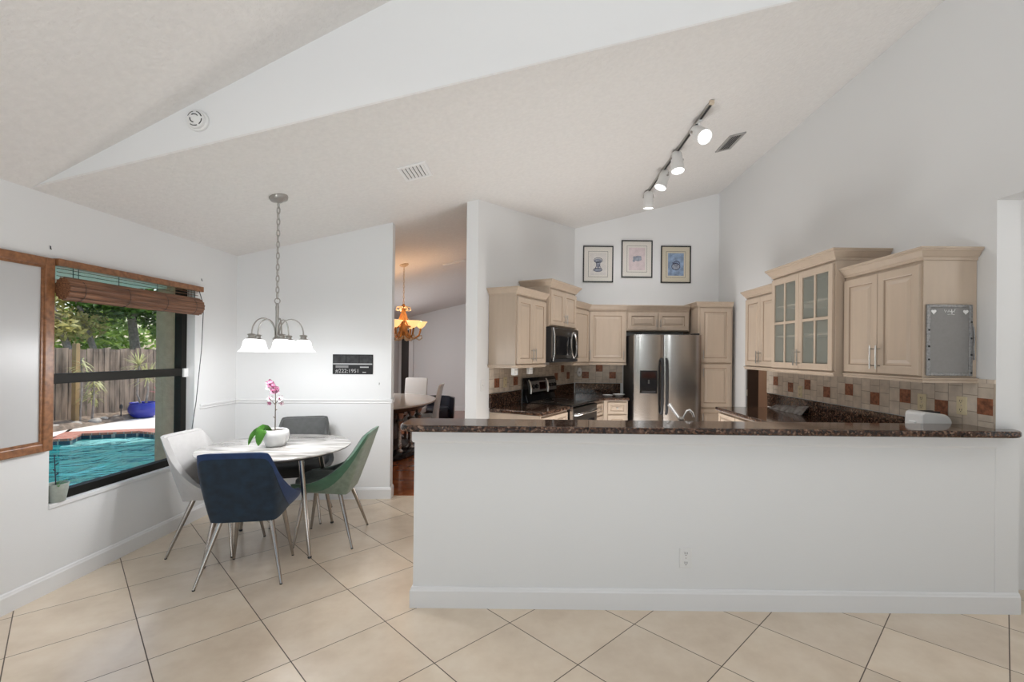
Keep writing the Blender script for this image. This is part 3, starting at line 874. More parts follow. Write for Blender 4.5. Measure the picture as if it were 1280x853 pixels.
st = thing('garden_light', 'thin dark garden stake light on the deck edge', 'lamp', (-9.25, 10.05 - 0.1, OZ))
st.location = (-9.2, 9.75 + 0.75, OZ)
MB().tube([(0, 0, 0), (0, 0, 0.28)], 0.012, 8).build('stake', BLACKM, st)
MB().lathe([(0.03, 0.26), (0.03, 0.33), (0.005, 0.36)], 10).build('lamp_head', BLACKM, st)

# ================================================================== KITCHEN CABINETS
DA = Vector((-0.571, 4.74)); DD = Vector((0.4695, 0.883)); DN = Vector((0.883, -0.4695))
ANG = math.atan2(0.883, 0.4695)


def on_diag(t, off, z):
    p = DA + DD * t + DN * off
    return (p.x, p.y, z)


def rect(x0, x1, z0, z1, i, y): return [(x0 + i, y, z0 + i), (x1 - i, y, z0 + i), (x1 - i, y, z1 - i), (x0 + i, y, z1 - i)]


def door_mesh(w, h, k=1.0, x=0, z=0):
    mb = MB()
    prof = [(0, 0), (0, -0.016), (0.003, -0.020), (0.050 * k, -0.020), (0.054 * k, -0.0165), (0.060 * k, -0.010), (0.072 * k, -0.010), (0.094 * k, -0.018)]
    R_ = [rect(x, x + w, z, z + h, i, y) for i, y in prof]
    mb.loft(R_[:5], True, False)
    mb.cur = 1; mb.loft(R_[4:6], False, False)
    mb.cur = 0; mb.loft(R_[5:], False, True)
    return mb


GLAZE = mat('cabinet_glaze', (0.30, 0.215, 0.15), 0.5)
DOORMATS = [CAB, GLAZE]


def pull(parent, x, z0, z1, y=-0.02, horizontal=False):
    mb = MB()
    if horizontal:
        mb.tube([(z0, y - 0.03, x), (z1, y - 0.03, x)], 0.0055, 8)
        for q in (z0 + 0.02, z1 - 0.02): mb.tube([(q, y + 0.001, x), (q, y - 0.03, x)], 0.0045, 8)
    else:
        mb.tube([(x, y - 0.03, z0), (x, y - 0.03, z1)], 0.0055, 8)
        for q in (z0 + 0.022, z1 - 0.022): mb.tube([(x, y + 0.001, q), (x, y - 0.03, q)], 0.0045, 8)
    return mb.build('handle', NICKEL, parent, True)


def knob(parent, x, z, y=-0.02):
    return MB().lathe([(0.006, 0.001), (0.006, -0.012), (0.014, -0.016), (0.014, -0.022), (0.009, -0.026)], 12, (x, y, z), 'y').build('knob', NICKEL, parent, True)


def crown(parent, w, d, h, left=True, right=True, hh=0.062, out=0.05, name='crown'):
    prof = [(0.0, -0.012), (0.008, -0.012), (0.010, 0.004), (0.018, 0.010), (out * 0.72, hh * 0.62), (out * 0.86, hh * 0.68), (out * 0.88, hh * 0.8), (out, hh * 0.84), (out, hh)]
    l, r_ = (1 if left else 0), (1 if right else 0)
    rings = [[(-o * l, -0.003 - o, h + z), (w + o * r_, -0.003 - o, h + z), (w + o * r_, d - 0.002, h + z), (-o * l, d - 0.002, h + z)] for o, z in prof]
    return MB().loft(rings).build(name, CAB, parent)


def light_rail(parent, w, d, left=True, right=True):
    l, r_ = (1 if left else 0), (1 if right else 0)
    prof = [(0.0, 0.0), (0.020, 0.0), (0.020, -0.008), (0.012, -0.016), (0.012, -0.030), (-0.004, -0.030)]
    rings = [[(-o * l, -o, z), (w + o * r_, -o, z), (w + o * r_, d - 0.002, z), (-o * l, d - 0.002, z)] for o, z in prof]
    return MB().loft(rings).build('light_rail', CAB, parent)


def glass_door(par, x, w, h, k):
    """framed door, 2 x 2 panes"""
    mb = MB(); s_ = 0.052
    mb.box(x, x + s_, -0.02, 0, 0, h).box(x + w - s_, x + w, -0.02, 0, 0, h)
    mb.box(x + s_, x + w - s_, -0.02, 0, 0, s_).box(x + s_, x + w - s_, -0.02, 0, h - s_, h)
    dr = mb.build('door', CAB, par, bevel=0.002)
    cx_ = x + w / 2
    MB().box(cx_ - 0.011, cx_ + 0.011, -0.018, -0.002, s_, h - s_).box(x + s_, x + w - s_, -0.0175, -0.0025, h / 2 - 0.011, h / 2 + 0.011).build('muntin', CAB, dr)
    for a, b_ in ((x + s_, cx_ - 0.011), (cx_ + 0.011, x + w - s_)):
        for c, d_ in ((s_, h / 2 - 0.011), (h / 2 + 0.011, h - s_)):
            MB().box(a, b_, -0.010, -0.007, c, d_).build('pane', CABGLASS, dr)
    return dr


def upper(label, loc, rz, w, d, h, nd, group=None, crown_lr=(True, True), rail_lr=(True, True), handle_side='centre', glass=False, has_crown=True, has_rail=True, ch=0.062, co=0.05, zb=0.012, zt=0.035, hz=0.03, hl=0.13):
    t = thing('wall_cabinet', label, 'cabinet', loc, rz, group)
    if glass:
        s_ = 0.018
        MB().box(0, s_, 0, d, 0, h).box(w - s_, w, 0, d, 0, h).box(s_, w - s_, 0, d, 0, s_).box(s_, w - s_, 0, d, h - s_, h).box(s_, w - s_, d - 0.008, d, s_, h - s_).box(s_, w - s_, 0.0, 0.018, h - 0.055, h - s_).box(s_, w - s_, 0.0, 0.018, s_, 0.04).box(w / 2 - 0.02, w / 2 + 0.02, 0.0, 0.018, 0.04, h - 0.055).build('body', CAB, t)
        for z in (0.30, 0.58): MB().box(s_, w - s_, 0.03, d - 0.01, z, z + 0.016).build('shelf', CABIN, t)
    else:
        MB().box(0, w, 0, d, 0, h).build('body', CAB, t, bevel=0.002)
    g = 0.014
    dw = (w - 2 * g - (nd - 1) * 0.004) / nd
    for k in range(nd):
        x = g + k * (dw + 0.004)
        if glass:
            dr = glass_door(t, x, dw, h - zb - zt, k)
            dr.location = (0, 0, zb)
        else:
            dr = door_mesh(dw, h - zb - zt, min(1.0, dw / 0.3), x, zb).build('door', CAB, t, mats=DOORMATS)
        if nd == 2:
            hx = x + dw - 0.026 if k == 0 else x + 0.026
        else:
            hx = x + dw - 0.03 if handle_side == 'right' else x + 0.03
        z0 = (0 if glass else zb) + hz
        pull(dr, hx, z0, z0 + hl)
    if has_crown: crown(t, w, d, h, *crown_lr, hh=ch, out=co)
    if has_rail: light_rail(t, w, d, *rail_lr)
    return t


# --- angled wall, left of the photograph
off = 0.33
upper('tall cream wall cabinet nearest the dining opening, with plain side panel', on_diag(0.205, off, 1.372), ANG, 0.668, off - 0.004, 0.735, 2, crown_lr=(True, False), rail_lr=(True, False))
upper('short raised cream cabinet directly over the microwave', on_diag(0.882, 0.375, 1.806), ANG, 0.762, 0.371, 0.455, 2, has_rail=False, ch=0.075, co=0.06, hl=0.11)
upper('narrow cream corner cabinet right of the microwave', on_diag(1.652, off, 1.372), ANG, 0.56, off - 0.004, 0.745, 1, crown_lr=(False, False), rail_lr=(False, False), handle_side='right')
# --- back wall
upper('single door cream cabinet left of the fridge', (0.765, 6.575, 1.372), 0, 0.53, YB - 6.575 - 0.003, 0.745, 1, crown_lr=(False, False), rail_lr=(False, False), handle_side='right', hl=0.12)
upper('low wide cream cabinet with two doors over the fridge', (1.297, 6.575, 1.822), 0, 0.875, YB - 6.575 - 0.003, 0.295, 2, crown_lr=(False, False), has_rail=False, hz=0.04, hl=0.11)

t = thing('pantry_cabinet', 'tall cream pantry cabinet right of the fridge', 'cabinet', (2.20, 6.30, 0))
PW, PD = 0.46, YB - 6.30 - 0.003
MB().box(0, PW, 0, PD, 0.10, 2.145).box(0, PW, 0.06, PD, 0.001, 0.10).build('body', CAB, t, bevel=0.002)
for z0, z1, hh in ((1.40, 2.125, 1.44), (0.80, 1.375, 1.20), (0.12, 0.775, 0.60)):
    dr = door_mesh(PW - 0.05, z1 - z0, 1.0, 0.025, z0).build('door', CAB, t, mats=DOORMATS)
    pull(dr, 0.06, hh, hh + 0.12)
crown(t, PW, PD, 2.145, True, False, 0.06, 0.045)

# --- right wall
RZ = -pi / 2
def on_right(y, d_, z): return (XR - d_, y, z)
c1 = upper('farthest cream cabinet on the right wall, two plain doors', on_right(5.29, 0.33, 1.372), RZ, 0.72, 0.327, 0.775, 2, crown_lr=(True, False), rail_lr=(True, False))
c2 = upper('tall cream cabinet with eight-pane glass doors', on_right(4.568, 0.40, 1.372), RZ, 0.95, 0.397, 0.880, 2, glass=True, rail_lr=(False, False), ch=0.07, co=0.055, hl=0.14)
c3 = upper('nearest cream cabinet on the right wall, grey memo board on its side', on_right(3.615, 0.33, 1.372), RZ, 0.725, 0.327, 0.735, 2, crown_lr=(False, True), rail_lr=(False, True), hl=0.16)

# --- base cabinets
def base_cab(label, loc, rz, w, d, fronts, h=0.872, left_panel=False):
    t = thing('base_cabinet', label, 'cabinet', loc, rz)
    MB().box(0, w, 0, d, 0.10, h).box(0, w, 0.06, d, 0.001, 0.10).build('body', CAB, t, bevel=0.002)
    for kind, x0, x1, z0, z1 in fronts:
        k = min(1.0, (z1 - z0) / 0.24, (x1 - x0) / 0.24)
        p = door_mesh(x1 - x0, z1 - z0, k, x0, z0).build('drawer' if kind == 'drawer' else 'door', CAB, t, mats=DOORMATS)
        if kind == 'drawer': knob(p, (x0 + x1) / 2, (z0 + z1) / 2)
        else: pull(p, x1 - 0.03, z1 - 0.16, z1 - 0.04)
    return t


base_cab('cream base cabinet between the dining opening and the range', on_diag(0.235, 0.605, 0), ANG, 0.648, 0.60,
         [('drawer', 0.02, 0.322, 0.70, 0.85), ('drawer', 0.326, 0.63, 0.70, 0.85), ('door', 0.02, 0.322, 0.12, 0.68), ('door', 0.326, 0.63, 0.12, 0.68)])
base_cab('narrow cream drawer stack right of the range', on_diag(1.668, 0.605, 0), ANG, 0.40, 0.60,
         [('drawer', 0.10, 0.36, 0.70, 0.85), ('drawer', 0.10, 0.36, 0.44, 0.68), ('drawer', 0.10, 0.36, 0.12, 0.42)])
base_cab('cream drawer cabinet left of the fridge', (0.945, 6.30, 0), 0, 0.325, YB - 6.30 - 0.003,
         [('drawer', 0.055, 0.305, 0.70, 0.85), ('drawer', 0.055, 0.305, 0.44, 0.68), ('drawer', 0.055, 0.305, 0.12, 0.42)])
base_cab('long cream base cabinet along the right wall', on_right(5.30, 0.62, 0), RZ, 1.76, 0.617,
         [('door', 0.02 + k * 0.435, 0.44 + k * 0.435, 0.12, 0.68) for k in range(4)] + [('drawer', 0.02 + k * 0.435, 0.44 + k * 0.435, 0.70, 0.85) for k in range(4)])
base_cab('cream base cabinet behind the half wall under the sink', (2.04, 3.50, 0), pi, 2.70, 0.597,
         [('door', 0.02 + k * 0.443, 0.45 + k * 0.443, 0.12, 0.68) for k in range(6)] + [('drawer', 0.02 + k * 0.443, 0.45 + k * 0.443, 0.70, 0.85) for k in range(6)])


# --- worktops
def slab(name, label, poly, z0, z1, bevel=0.012):
    o = MB().prism(poly, z0, z1).build(name, GRAN, bevel=bevel)
    o.modifiers['edge'].segments = 3
    return tag(o, label, 'worktop')


def xy(t, o_): p = DA + DD * t + DN * o_; return (p.x, p.y)
slab('worktop', 'brown granite worktop left of the range', [xy(0.225, 0.004), xy(0.225, 0.645), xy(0.886, 0.645), xy(0.886, 0.004)], 0.874, 0.914)
slab('worktop', 'brown granite corner worktop between range and fridge', [xy(1.654, 0.004), xy(1.654, 0.645), xy(2.062, 0.645), (1.285, 6.262), (1.285, YB - 0.004), (0.60, YB - 0.004)], 0.874, 0.914)
slab('worktop', 'brown granite worktop along the right wall and sink run', [(XR - 0.003, 5.33), (2.06, 5.33), (2.06, 3.53), (-0.68, 3.53), (-0.68, 2.903), (XR - 0.003, 2.903)], 0.874, 0.914)


def rounded(poly, radii, n=7):
    out = []; N_ = len(poly)
    for k in range(N_):
        p = Vector(poly[k]); r_ = radii[k]
        if r_ <= 0: out.append(tuple(p)); continue
        a = (Vector(poly[k - 1]) - p).normalized(); b_ = (Vector(poly[(k + 1) % N_]) - p).normalized()
        ang = a.angle(b_); d_ = r_ / math.tan(ang / 2)
        c = p + (a + b_).normalized() * (r_ / sin(ang / 2))
        s_ = p + a * d_ - c; e_ = p + b_ * d_ - c
        a0 = math.atan2(s_.y, s_.x); a1 = math.atan2(e_.y, e_.x)
        while a1 - a0 > pi: a1 -= 2 * pi
        while a1 - a0 < -pi: a1 += 2 * pi
        out += [(c.x + r_ * cos(a0 + (a1 - a0) * q / n), c.y + r_ * sin(a0 + (a1 - a0) * q / n)) for q in range(n + 1)]
    return out


bar = rounded([(-0.77, 2.965), (-0.77, 2.655), (2.815, 2.655), (2.815, 2.771), (XR - 0.002, 2.771), (XR - 0.002, 2.965)], [0.02, 0.10, 0.10, 0, 0, 0])
o = slab('bar_top', 'long speckled brown granite bar top on the half wall', bar, 1.044, 1.083, 0.014)

# --- granite upstands and tiled splashbacks
def splash(name, label, L, rz, loc, top, accents, start=0.0, ref=0.0):
    """tiles stand in columns, every second column half a tile higher; ref = centre of one low accent tile"""
    t = thing(name, label, 'splashback', loc, rz); t['kind'] = 'structure'
    sx, sz = (ref - 0.05085) % 0.2034, (1.166 - 0.914 - 0.05085) % 0.1017
    MB().box(start - sx, L - sx, -0.010, 0, 0.155 - sz, top - 0.914 - sz).build('tile_field', TILEW, t, loc=(sx, 0, sz))
    for a, z in accents: MB().box(a - 0.049, a + 0.049, -0.0125, -0.0095, z - 0.914 - 0.049, z - 0.914 + 0.049).build('accent_tile', RUST, t)
    return t


tz = lambda k: 1.166 if k % 2 == 0 else 1.214
splash('trim_4', 'cream tiled splashback with rust squares on the right wall', 2.69, RZ, (XR - 0.001, 5.46, 0.914), 1.345,
       [(5.46 - y, z) for y, z in ((5.262, 1.214), (4.957, 1.166), (4.652, 1.214), (4.345, 1.166), (4.039, 1.214), (3.733, 1.166), (3.43, 1.214), (3.127, 1.166), (2.825, 1.205))], ref=5.46 - 5.567)
MB().box(2.575, 2.69, -0.010, 0, 0.4315, 0.455).build('tile_field', TILEW, bpy.data.objects['trim_4'])
splash('trim_5', 'cream tiled splashback with rust squares behind the range', 2.475, ANG, on_diag(0, 0.001, 0.914), 1.345,
       [(0.365, 1.172), (0.763, 1.175), (1.855, 1.182), (2.061, 1.285), (2.256, 1.183)], start=0.225, ref=0.365)
splash('trim_6', 'cream tiled splashback with rust squares left of the fridge', 1.312, 0, (0, YB - 0.001, 0.914), 1.345,
       [(0.767, 1.182), (0.968, 1.284), (1.165, 1.183)], start=0.60, ref=0.767)
def upstand(label, L, rz, loc, start=0.0):
    o = MB().box(start, L, -0.022, -0.0005, 0.0005, 0.150).build('upstand', GRAN, rotz=rz, loc=loc, bevel=0.004)
    return tag(o, label, 'upstand')
upstand('granite upstand along the right wall worktop', 2.53, RZ, (XR, 5.43, 0.914))
upstand('granite upstand left of the range', 0.886, ANG, on_diag(0, 0, 0.914), 0.225)
upstand('granite upstand right of the range', 2.46, ANG, on_diag(0, 0, 0.914), 1.654)
upstand('granite upstand left of the fridge', 1.28, 0, (0, YB, 0.914), 0.62)

# ================================================================== APPLIANCES
# range
t = thing('range', 'stainless and black electric range between granite worktops', 'range', on_diag(0.892, 0.66, 0), ANG)
W_, D_ = 0.756, 0.655
MB().box(0, W_, 0.02, D_ - 0.03, 0.02, 0.90).build('body', BLACK, t, bevel=0.004)
MB().box(-0.003, W_ + 0.003, -0.012, D_ - 0.10, 0.90, 0.922).build('cooktop', BLACK, t, bevel=0.006)
mb = MB()
for x, y, r_ in ((0.2, 0.16, 0.10), (0.56, 0.16, 0.075), (0.2, 0.40, 0.075), (0.56, 0.40, 0.10)): mb.lathe([(r_ - 0.004, 0.9222), (r_ - 0.004, 0.9228), (r_, 0.9228), (r_, 0.9222)], 28, (x, y, 0), cap=False)
mb.build('burner_ring', DSTEEL, t)
# backguard: swept side profile
prof = [(D_ - 0.10, 0.92), (D_ - 0.075, 1.00), (D_ - 0.12, 1.03), (D_ - 0.10, 1.17), (D_ - 0.075, 1.205), (D_ - 0.03, 1.205), (D_ - 0.03, 0.92)]
bgd = MB().prism(prof, 0.0, W_, lambda a, b, c: (c, a, b)).build('backguard', BLACK, t, bevel=0.004)
def on_face(x, z, dy=0.002):      # front face of the backguard
    k = (z - 1.03) / 0.14
    return (x, D_ - 0.12 + 0.02 * k - dy, z)
mb = MB().add([on_face(0.02, 1.035), on_face(W_ - 0.02, 1.035), on_face(W_ - 0.02, 1.165), on_face(0.02, 1.165)], [(0, 1, 2, 3)])
mb.build('control_panel', mat('range_panel_steel', (0.20, 0.19, 0.18), 0.5, 0.6), bgd)
for x in (0.015, W_ - 0.295):
    MB().tube([on_face(x + 0.01, 1.02, 0.006), on_face(x + 0.02, 1.08, 0.012), on_face(x + 0.012, 1.14, 0.010), on_face(x - 0.004, 1.185, 0.004)], [0.012, 0.014, 0.012, 0.008], 8).build('chrome_accent', NICKEL, bgd, True)
for x, r_ in ((0.11, .026), (0.19, .026), (0.55, .022), (0.62, .022), (0.69, .022)):
    MB().lathe([(r_ * 1.1, 0.004), (r_ * 1.05, -0.004), (r_ * 0.8, -0.02), (r_ * 0.6, -0.022)], 16, on_face(x, 1.10, 0.004), 'y').build('knob', BLACK, bgd, True)
MB().add([on_face(0.27, 1.06, 0.004), on_face(0.44, 1.06, 0.004), on_face(0.44, 1.145, 0.004), on_face(0.27, 1.145, 0.004)], [(0, 1, 2, 3)]).build('display', SCREEN, bgd)
dr = MB().box(0.004, W_ - 0.004, -0.018, 0.02, 0.24, 0.885).build('oven_door', DSTEEL, t, bevel=0.006)
MB().box(0.10, W_ - 0.10, -0.021, -0.017, 0.36, 0.72).build('door_window', BLACK, dr)
MB().tube([(0.05, -0.016, 0.81), (0.06, -0.055, 0.815), (0.20, -0.075, 0.82), (W_ / 2, -0.08, 0.82), (W_ - 0.20, -0.075, 0.82), (W_ - 0.06, -0.055, 0.815), (W_ - 0.05, -0.016, 0.81)], 0.013, 10).build('handle', CHROME, dr, True)
MB().box(0.004, W_ - 0.004, -0.016, 0.02, 0.045, 0.225).build('drawer', DSTEEL, t, bevel=0.006)
MB().box(-0.002, 0.010, -0.014, 0.02, 0.245, 0.90).build('edge_trim', STEEL, t)

# microwave
t = thing('microwave', 'black and stainless microwave hung above the range', 'microwave', on_diag(0.886, 0.41, 1.392), ANG)
W_, D_, H_ = 0.752, 0.405, 0.408
MB().box(0, W_, 0.012, D_, 0, H_).build('body', BLACKM, t, bevel=0.004)
mb = MB().box(0, W_, -0.012, 0.012, 0.045, H_ - 0.008)
dr = mb.build('door', DSTEEL, t, bevel=0.004)
MB().box(0.09, 0.50, -0.0145, -0.0115, 0.085, H_ - 0.10).build('door_window', BLACK, dr)
MB().box(0.575, W_ - 0.02, -0.0145, -0.0115, 0.07, H_ - 0.05).build('control_panel', BLACK, dr)
MB().tube([(0.015, -0.012, 0.02), (0.022, -0.024, 0.10), (0.022, -0.024, H_ - 0.10), (0.012, -0.012, H_ - 0.01)], 0.010, 8).build('edge_trim', STEEL, dr, True)
mb = MB()
mb.tube([(0.535 + 0.062 * cos(a), -0.030 - 0.022 * abs(cos(a * 0.5 + 0.2)), H_ / 2 + 0.155 * sin(a)) for a in [2 * pi * k / 28 for k in range(28)]], 0.0135, 8, closed=True)
mb.tube([(0.535, -0.012, H_ / 2 + 0.150), (0.535, -0.045, H_ / 2 + 0.156)], 0.010, 8).tube([(0.535, -0.012, H_ / 2 - 0.150), (0.535, -0.045, H_ / 2 - 0.156)], 0.010, 8)
mb.build('handle', STEEL, dr, True)
MB().box(0.01, W_ - 0.01, -0.008, 0.012, 0.004, 0.040).build('vent_grille', BLACKM, t, bevel=0.003)

# fridge
t = thing('refrigerator', 'stainless side-by-side refrigerator with black dispenser', 'refrigerator', (1.316, 6.15, 0))
W_, D_, H_ = 0.878, 0.72, 1.755
MB().box(0, W_, 0.06, D_, 0.02, H_).build('body', BLACKM, t, bevel=0.006)
MB().box(0.01, W_ - 0.01, 0.03, 0.07, 0.012, 0.09).build('kick_grille', BLACKM, t)
MB().box(0.02, 0.10, 0.01, 0.14, H_, H_ + 0.022).build('hinge_cap', BLACKM, t, bevel=0.006)
MB().box(W_ - 0.10, W_ - 0.02, 0.01, 0.14, H_, H_ + 0.022).build('hinge_cap', BLACKM, t, bevel=0.006)
SPL = 0.385
def fdoor(x0, x1):
    n = 10; z0, z1 = 0.095, H_
    top = [(x0, 0.055)] + [(x0 + (x1 - x0) * k / n, 0.0 - 0.014 * (1 - (2 * k / n - 1) ** 2) + (0.010 if k in (0, n) else 0)) for k in range(n + 1)] + [(x1, 0.055)]
    return MB().prism(top, z0, z1).build('door', STEEL, t, True)
ld = fdoor(0.0, SPL); rd = fdoor(SPL + 0.006, W_)
dz0, dz1 = 0.985, 1.285
MB().box(0.075, 0.30, -0.022, 0.0, dz0, dz1).build('dispenser', BLACK, ld, bevel=0.006)
MB().box(0.095, 0.28, -0.024, -0.021, dz0 + 0.20, dz1 - 0.02).build('dispenser_panel', SCREEN, ld)
MB().box(0.10, 0.275, -0.030, -0.021, dz0 + 0.015, dz0 + 0.035).build('drip_tray', BLACKM, ld)
MB().lathe([(0.012, 0), (0.012, 0.05)], 10, (0.188, -0.028, dz0 + 0.13)).build('nozzle', DSTEEL, ld)
for dd_, x in ((ld, SPL - 0.028), (rd, SPL + 0.036)):
    MB().tube([(x, -0.004, 1.44), (x, -0.036, 1.415), (x, -0.052, 1.32), (x, -0.058, 1.08), (x, -0.052, 0.84), (x, -0.036, 0.745), (x, -0.004, 0.72)], [0.016, 0.018, 0.019, 0.019, 0.019, 0.018, 0.016], 12).build('handle', BLACKM, dd_, True)

# faucet and sink behind the bar
t = thing('faucet', 'chrome pull-out kitchen faucet standing behind the granite bar', 'faucet', (1.00, 3.18, 0.9145))
MB().lathe([(0.030, 0), (0.030, 0.008), (0.022, 0.014), (0.020, 0.14), (0.022, 0.15), (0.010, 0.165)], 16).build('base', NICKEL, t, True)
MB().tube([(0, 0, 0.09), (0.005, 0.0, 0.135), (-0.01, 0.02, 0.158), (-0.035, 0.05, 0.200), (-0.055, 0.08, 0.238)], [0.018, 0.017, 0.012, 0.013, 0.016], 12).build('spout', CHROME, t, True)
MB().tube([(0.006, 0, 0.125), (0.022, -0.005, 0.175), (0.036, -0.008, 0.205), (0.055, -0.010, 0.212), (0.074, -0.012, 0.195), (0.082, -0.012, 0.165)], [0.009, 0.008, 0.008, 0.008, 0.008, 0.009], 10).build('lever', CHROME, t, True)
t = thing('sink', 'stainless sink set in the worktop behind the bar', 'sink', (1.0, 3.36, 0.914))
mb = MB()
mb.loft([[(-0.34, -0.15, 0.001), (0.34, -0.15, 0.001), (0.34, 0.14, 0.001), (-0.34, 0.14, 0.001)], [(-0.34, -0.15, 0.006), (0.34, -0.15, 0.006), (0.34, 0.14, 0.006), (-0.34, 0.14, 0.006)], [(-0.315, -0.13, 0.006), (0.315, -0.13, 0.006), (0.315, 0.12, 0.006), (-0.315, 0.12, 0.006)], [(-0.31, -0.125, 0.001), (0.31, -0.125, 0.001), (0.31, 0.115, 0.001), (-0.31, 0.115, 0.001)]], False, True)
mb.build('basin', STEEL, t)

# toaster by the right wall
t = thing('toaster', 'white rounded toaster by the right end of the bar', 'toaster', (2.565, 3.06, 0.9145))
body = rounded([(-0.10, 0.005), (0.10, 0.005), (0.10, 0.215), (-0.10, 0.24)], [0.02, 0.02, 0.06, 0.03])
MB().prism(body, -0.07, 0.07, lambda a, b, c: (a, c, b)).build('body', WHITEP, t, True, bevel=0.012)
MB().box(-0.05, 0.03, -0.0735, -0.068, 0.10, 0.125).build('lever_slot', BLACKM, t)
MB().box(-0.112, -0.098, -0.03, 0.02, 0.14, 0.17).build('lever', WHITEP, t, bevel=0.004)
MB().box(-0.06, 0.05, -0.035, -0.015, 0.218, 0.235).build('bread_slot', BLACKM, t)
MB().box(-0.06, 0.05, 0.015, 0.035, 0.218, 0.235).build('bread_slot', BLACKM, t)
for x in (-0.07, 0.07):
    for y in (-0.045, 0.045): MB().lathe([(0.010, -0.0005), (0.012, 0.01)], 10, (x, y, 0)).build('foot', BLACKM, t)

# grey board against the right splashback
bm_ = mat('grey_marbled_board', (0.20, 0.20, 0.205), 0.25, var=0.5, scale=16)
mb = MB().add([(2.615, 5.22, 0.9155), (2.615, 4.60, 0.9155), (2.69, 4.60, 1.005), (2.69, 5.22, 0.955), (2.625, 5.22, 0.9155), (2.625, 4.60, 0.9155), (2.696, 4.60, 1.002), (2.696, 5.22, 0.951)],
              [(0, 1, 2, 3), (4, 7, 6, 5), (0, 4, 5, 1), (1, 5, 6, 2), (2, 6, 7, 3), (3, 7, 4, 0)])
tag(mb.build('serving_board', bm_), 'grey marbled board leaning on the granite upstand of the right wall', 'board')

# small clear dishes by the fridge
gd = mat('clear_dish', (0.62, 0.64, 0.65), 0.12, var=0.2, scale=60)
t = thing('dish', 'small pale glass dish on the worktop left of the fridge', 'dish', (1.17, 6.42, 0.9145))
MB().lathe([(0.045, 0), (0.055, 0.006), (0.085, 0.035), (0.082, 0.037), (0.05, 0.012), (0.001, 0.010)], 24, cap=False).build('bowl', gd, t, True)
t = thing('dish', 'shallow pale glass dish left of the deeper one', 'dish', (1.02, 6.42, 0.9145))
MB().lathe([(0.05, 0), (0.06, 0.005), (0.075, 0.022), (0.072, 0.024), (0.055, 0.010), (0.001, 0.008)], 24, cap=False).build('bowl', gd, t, True)


# ================================================================== WALL FITTINGS
def outlet(label, loc, rz, m_, name='outlet', slots=True):
    t = thing(name, label, 'outlet' if name == 'outlet' else 'switch', loc, rz)
    pl = MB().box(-0.036, 0.036, -0.006, 0, -0.058, 0.058).build('plate', m_, t, bevel=0.003)
    if slots:
        for z in (-0.028, 0.028):
            s_ = MB().lathe([(0.0165, -0.0055), (0.0165, -0.009), (0.001, -0.009)], 16, (0, 0, z), 'y').build('socket', m_, t)
            MB().box(-0.008, -0.005, -0.0096, -0.0088, z - 0.004, z + 0.008).box(0.005, 0.008, -0.0096, -0.0088, z - 0.004, z + 0.008).lathe([(0.003, -0.0088), (0.003, -0.0096)], 8, (0, 0, z - 0.010), 'y').build('slot', BLACKM, s_)
        MB().lathe([(0.003, -0.0058), (0.003, -0.0075)], 8, (0, 0, 0), 'y').build('screw', NICKEL, t)
    else:
        MB().box(-0.006, 0.006, -0.016, -0.005, -0.010, 0.010).build('toggle', m_, t, bevel=0.002)
    return t


outlet('white wall outlet low on the half wall', (0.906, 2.7715, 0.305), 0, WHITEP)
outlet('ivory outlet at the right end of the tiled splashback', (XR - 0.0115, 2.975, 1.195), RZ, IVORY)
outlet('ivory outlet above the white toaster', (XR - 0.0115, 3.279, 1.185), RZ, IVORY)
outlet('ivory outlet low under the glass door cabinet', (XR - 0.0115, 4.772, 1.134), RZ, IVORY)
outlet('ivory outlet left of the range under the cabinet', on_diag(0.529, 0.0115, 1.172), ANG, IVORY)
outlet('white light switch beside the dining opening', on_diag(0.106, 0.0005, 1.16), ANG, WHITEP, 'light_switch', False)
t = thing('plug_in_freshener', 'white plug-in freshener on the back corner tiles', 'freshener', (0.675, YB - 0.0115, 1.235))
MB().loft([[(r_ * 0.034 * cos(a), y, 0.06 * r_ * sin(a) - (0.012 if sin(a) < 0 else 0)) for a in [2 * pi * k / 16 for k in range(16)]] for r_, y in ((0.8, 0), (1, -0.012), (1, -0.03), (0.7, -0.04))]).build('shell', WHITEP, t, True)
MB().box(-0.012, 0.012, -0.042, -0.039, -0.03, 0.0).build('vent', SIGNL, t)
for lab, tt in (('white box under the left cabinet, nearer its side panel', 0.33), ('white box under the left cabinet, nearer the range', 0.66)):
    t = thing('white_box', lab, 'box', on_diag(tt, 0.25, 1.2645), ANG)
    MB().box(-0.04, 0.04, -0.02, 0.02, 0.0, 0.076).build('case', WHITEP, t, bevel=0.006)
    MB().box(-0.03, 0.03, -0.0215, -0.0195, 0.05, 0.06).build('slot', SIGNL, t)

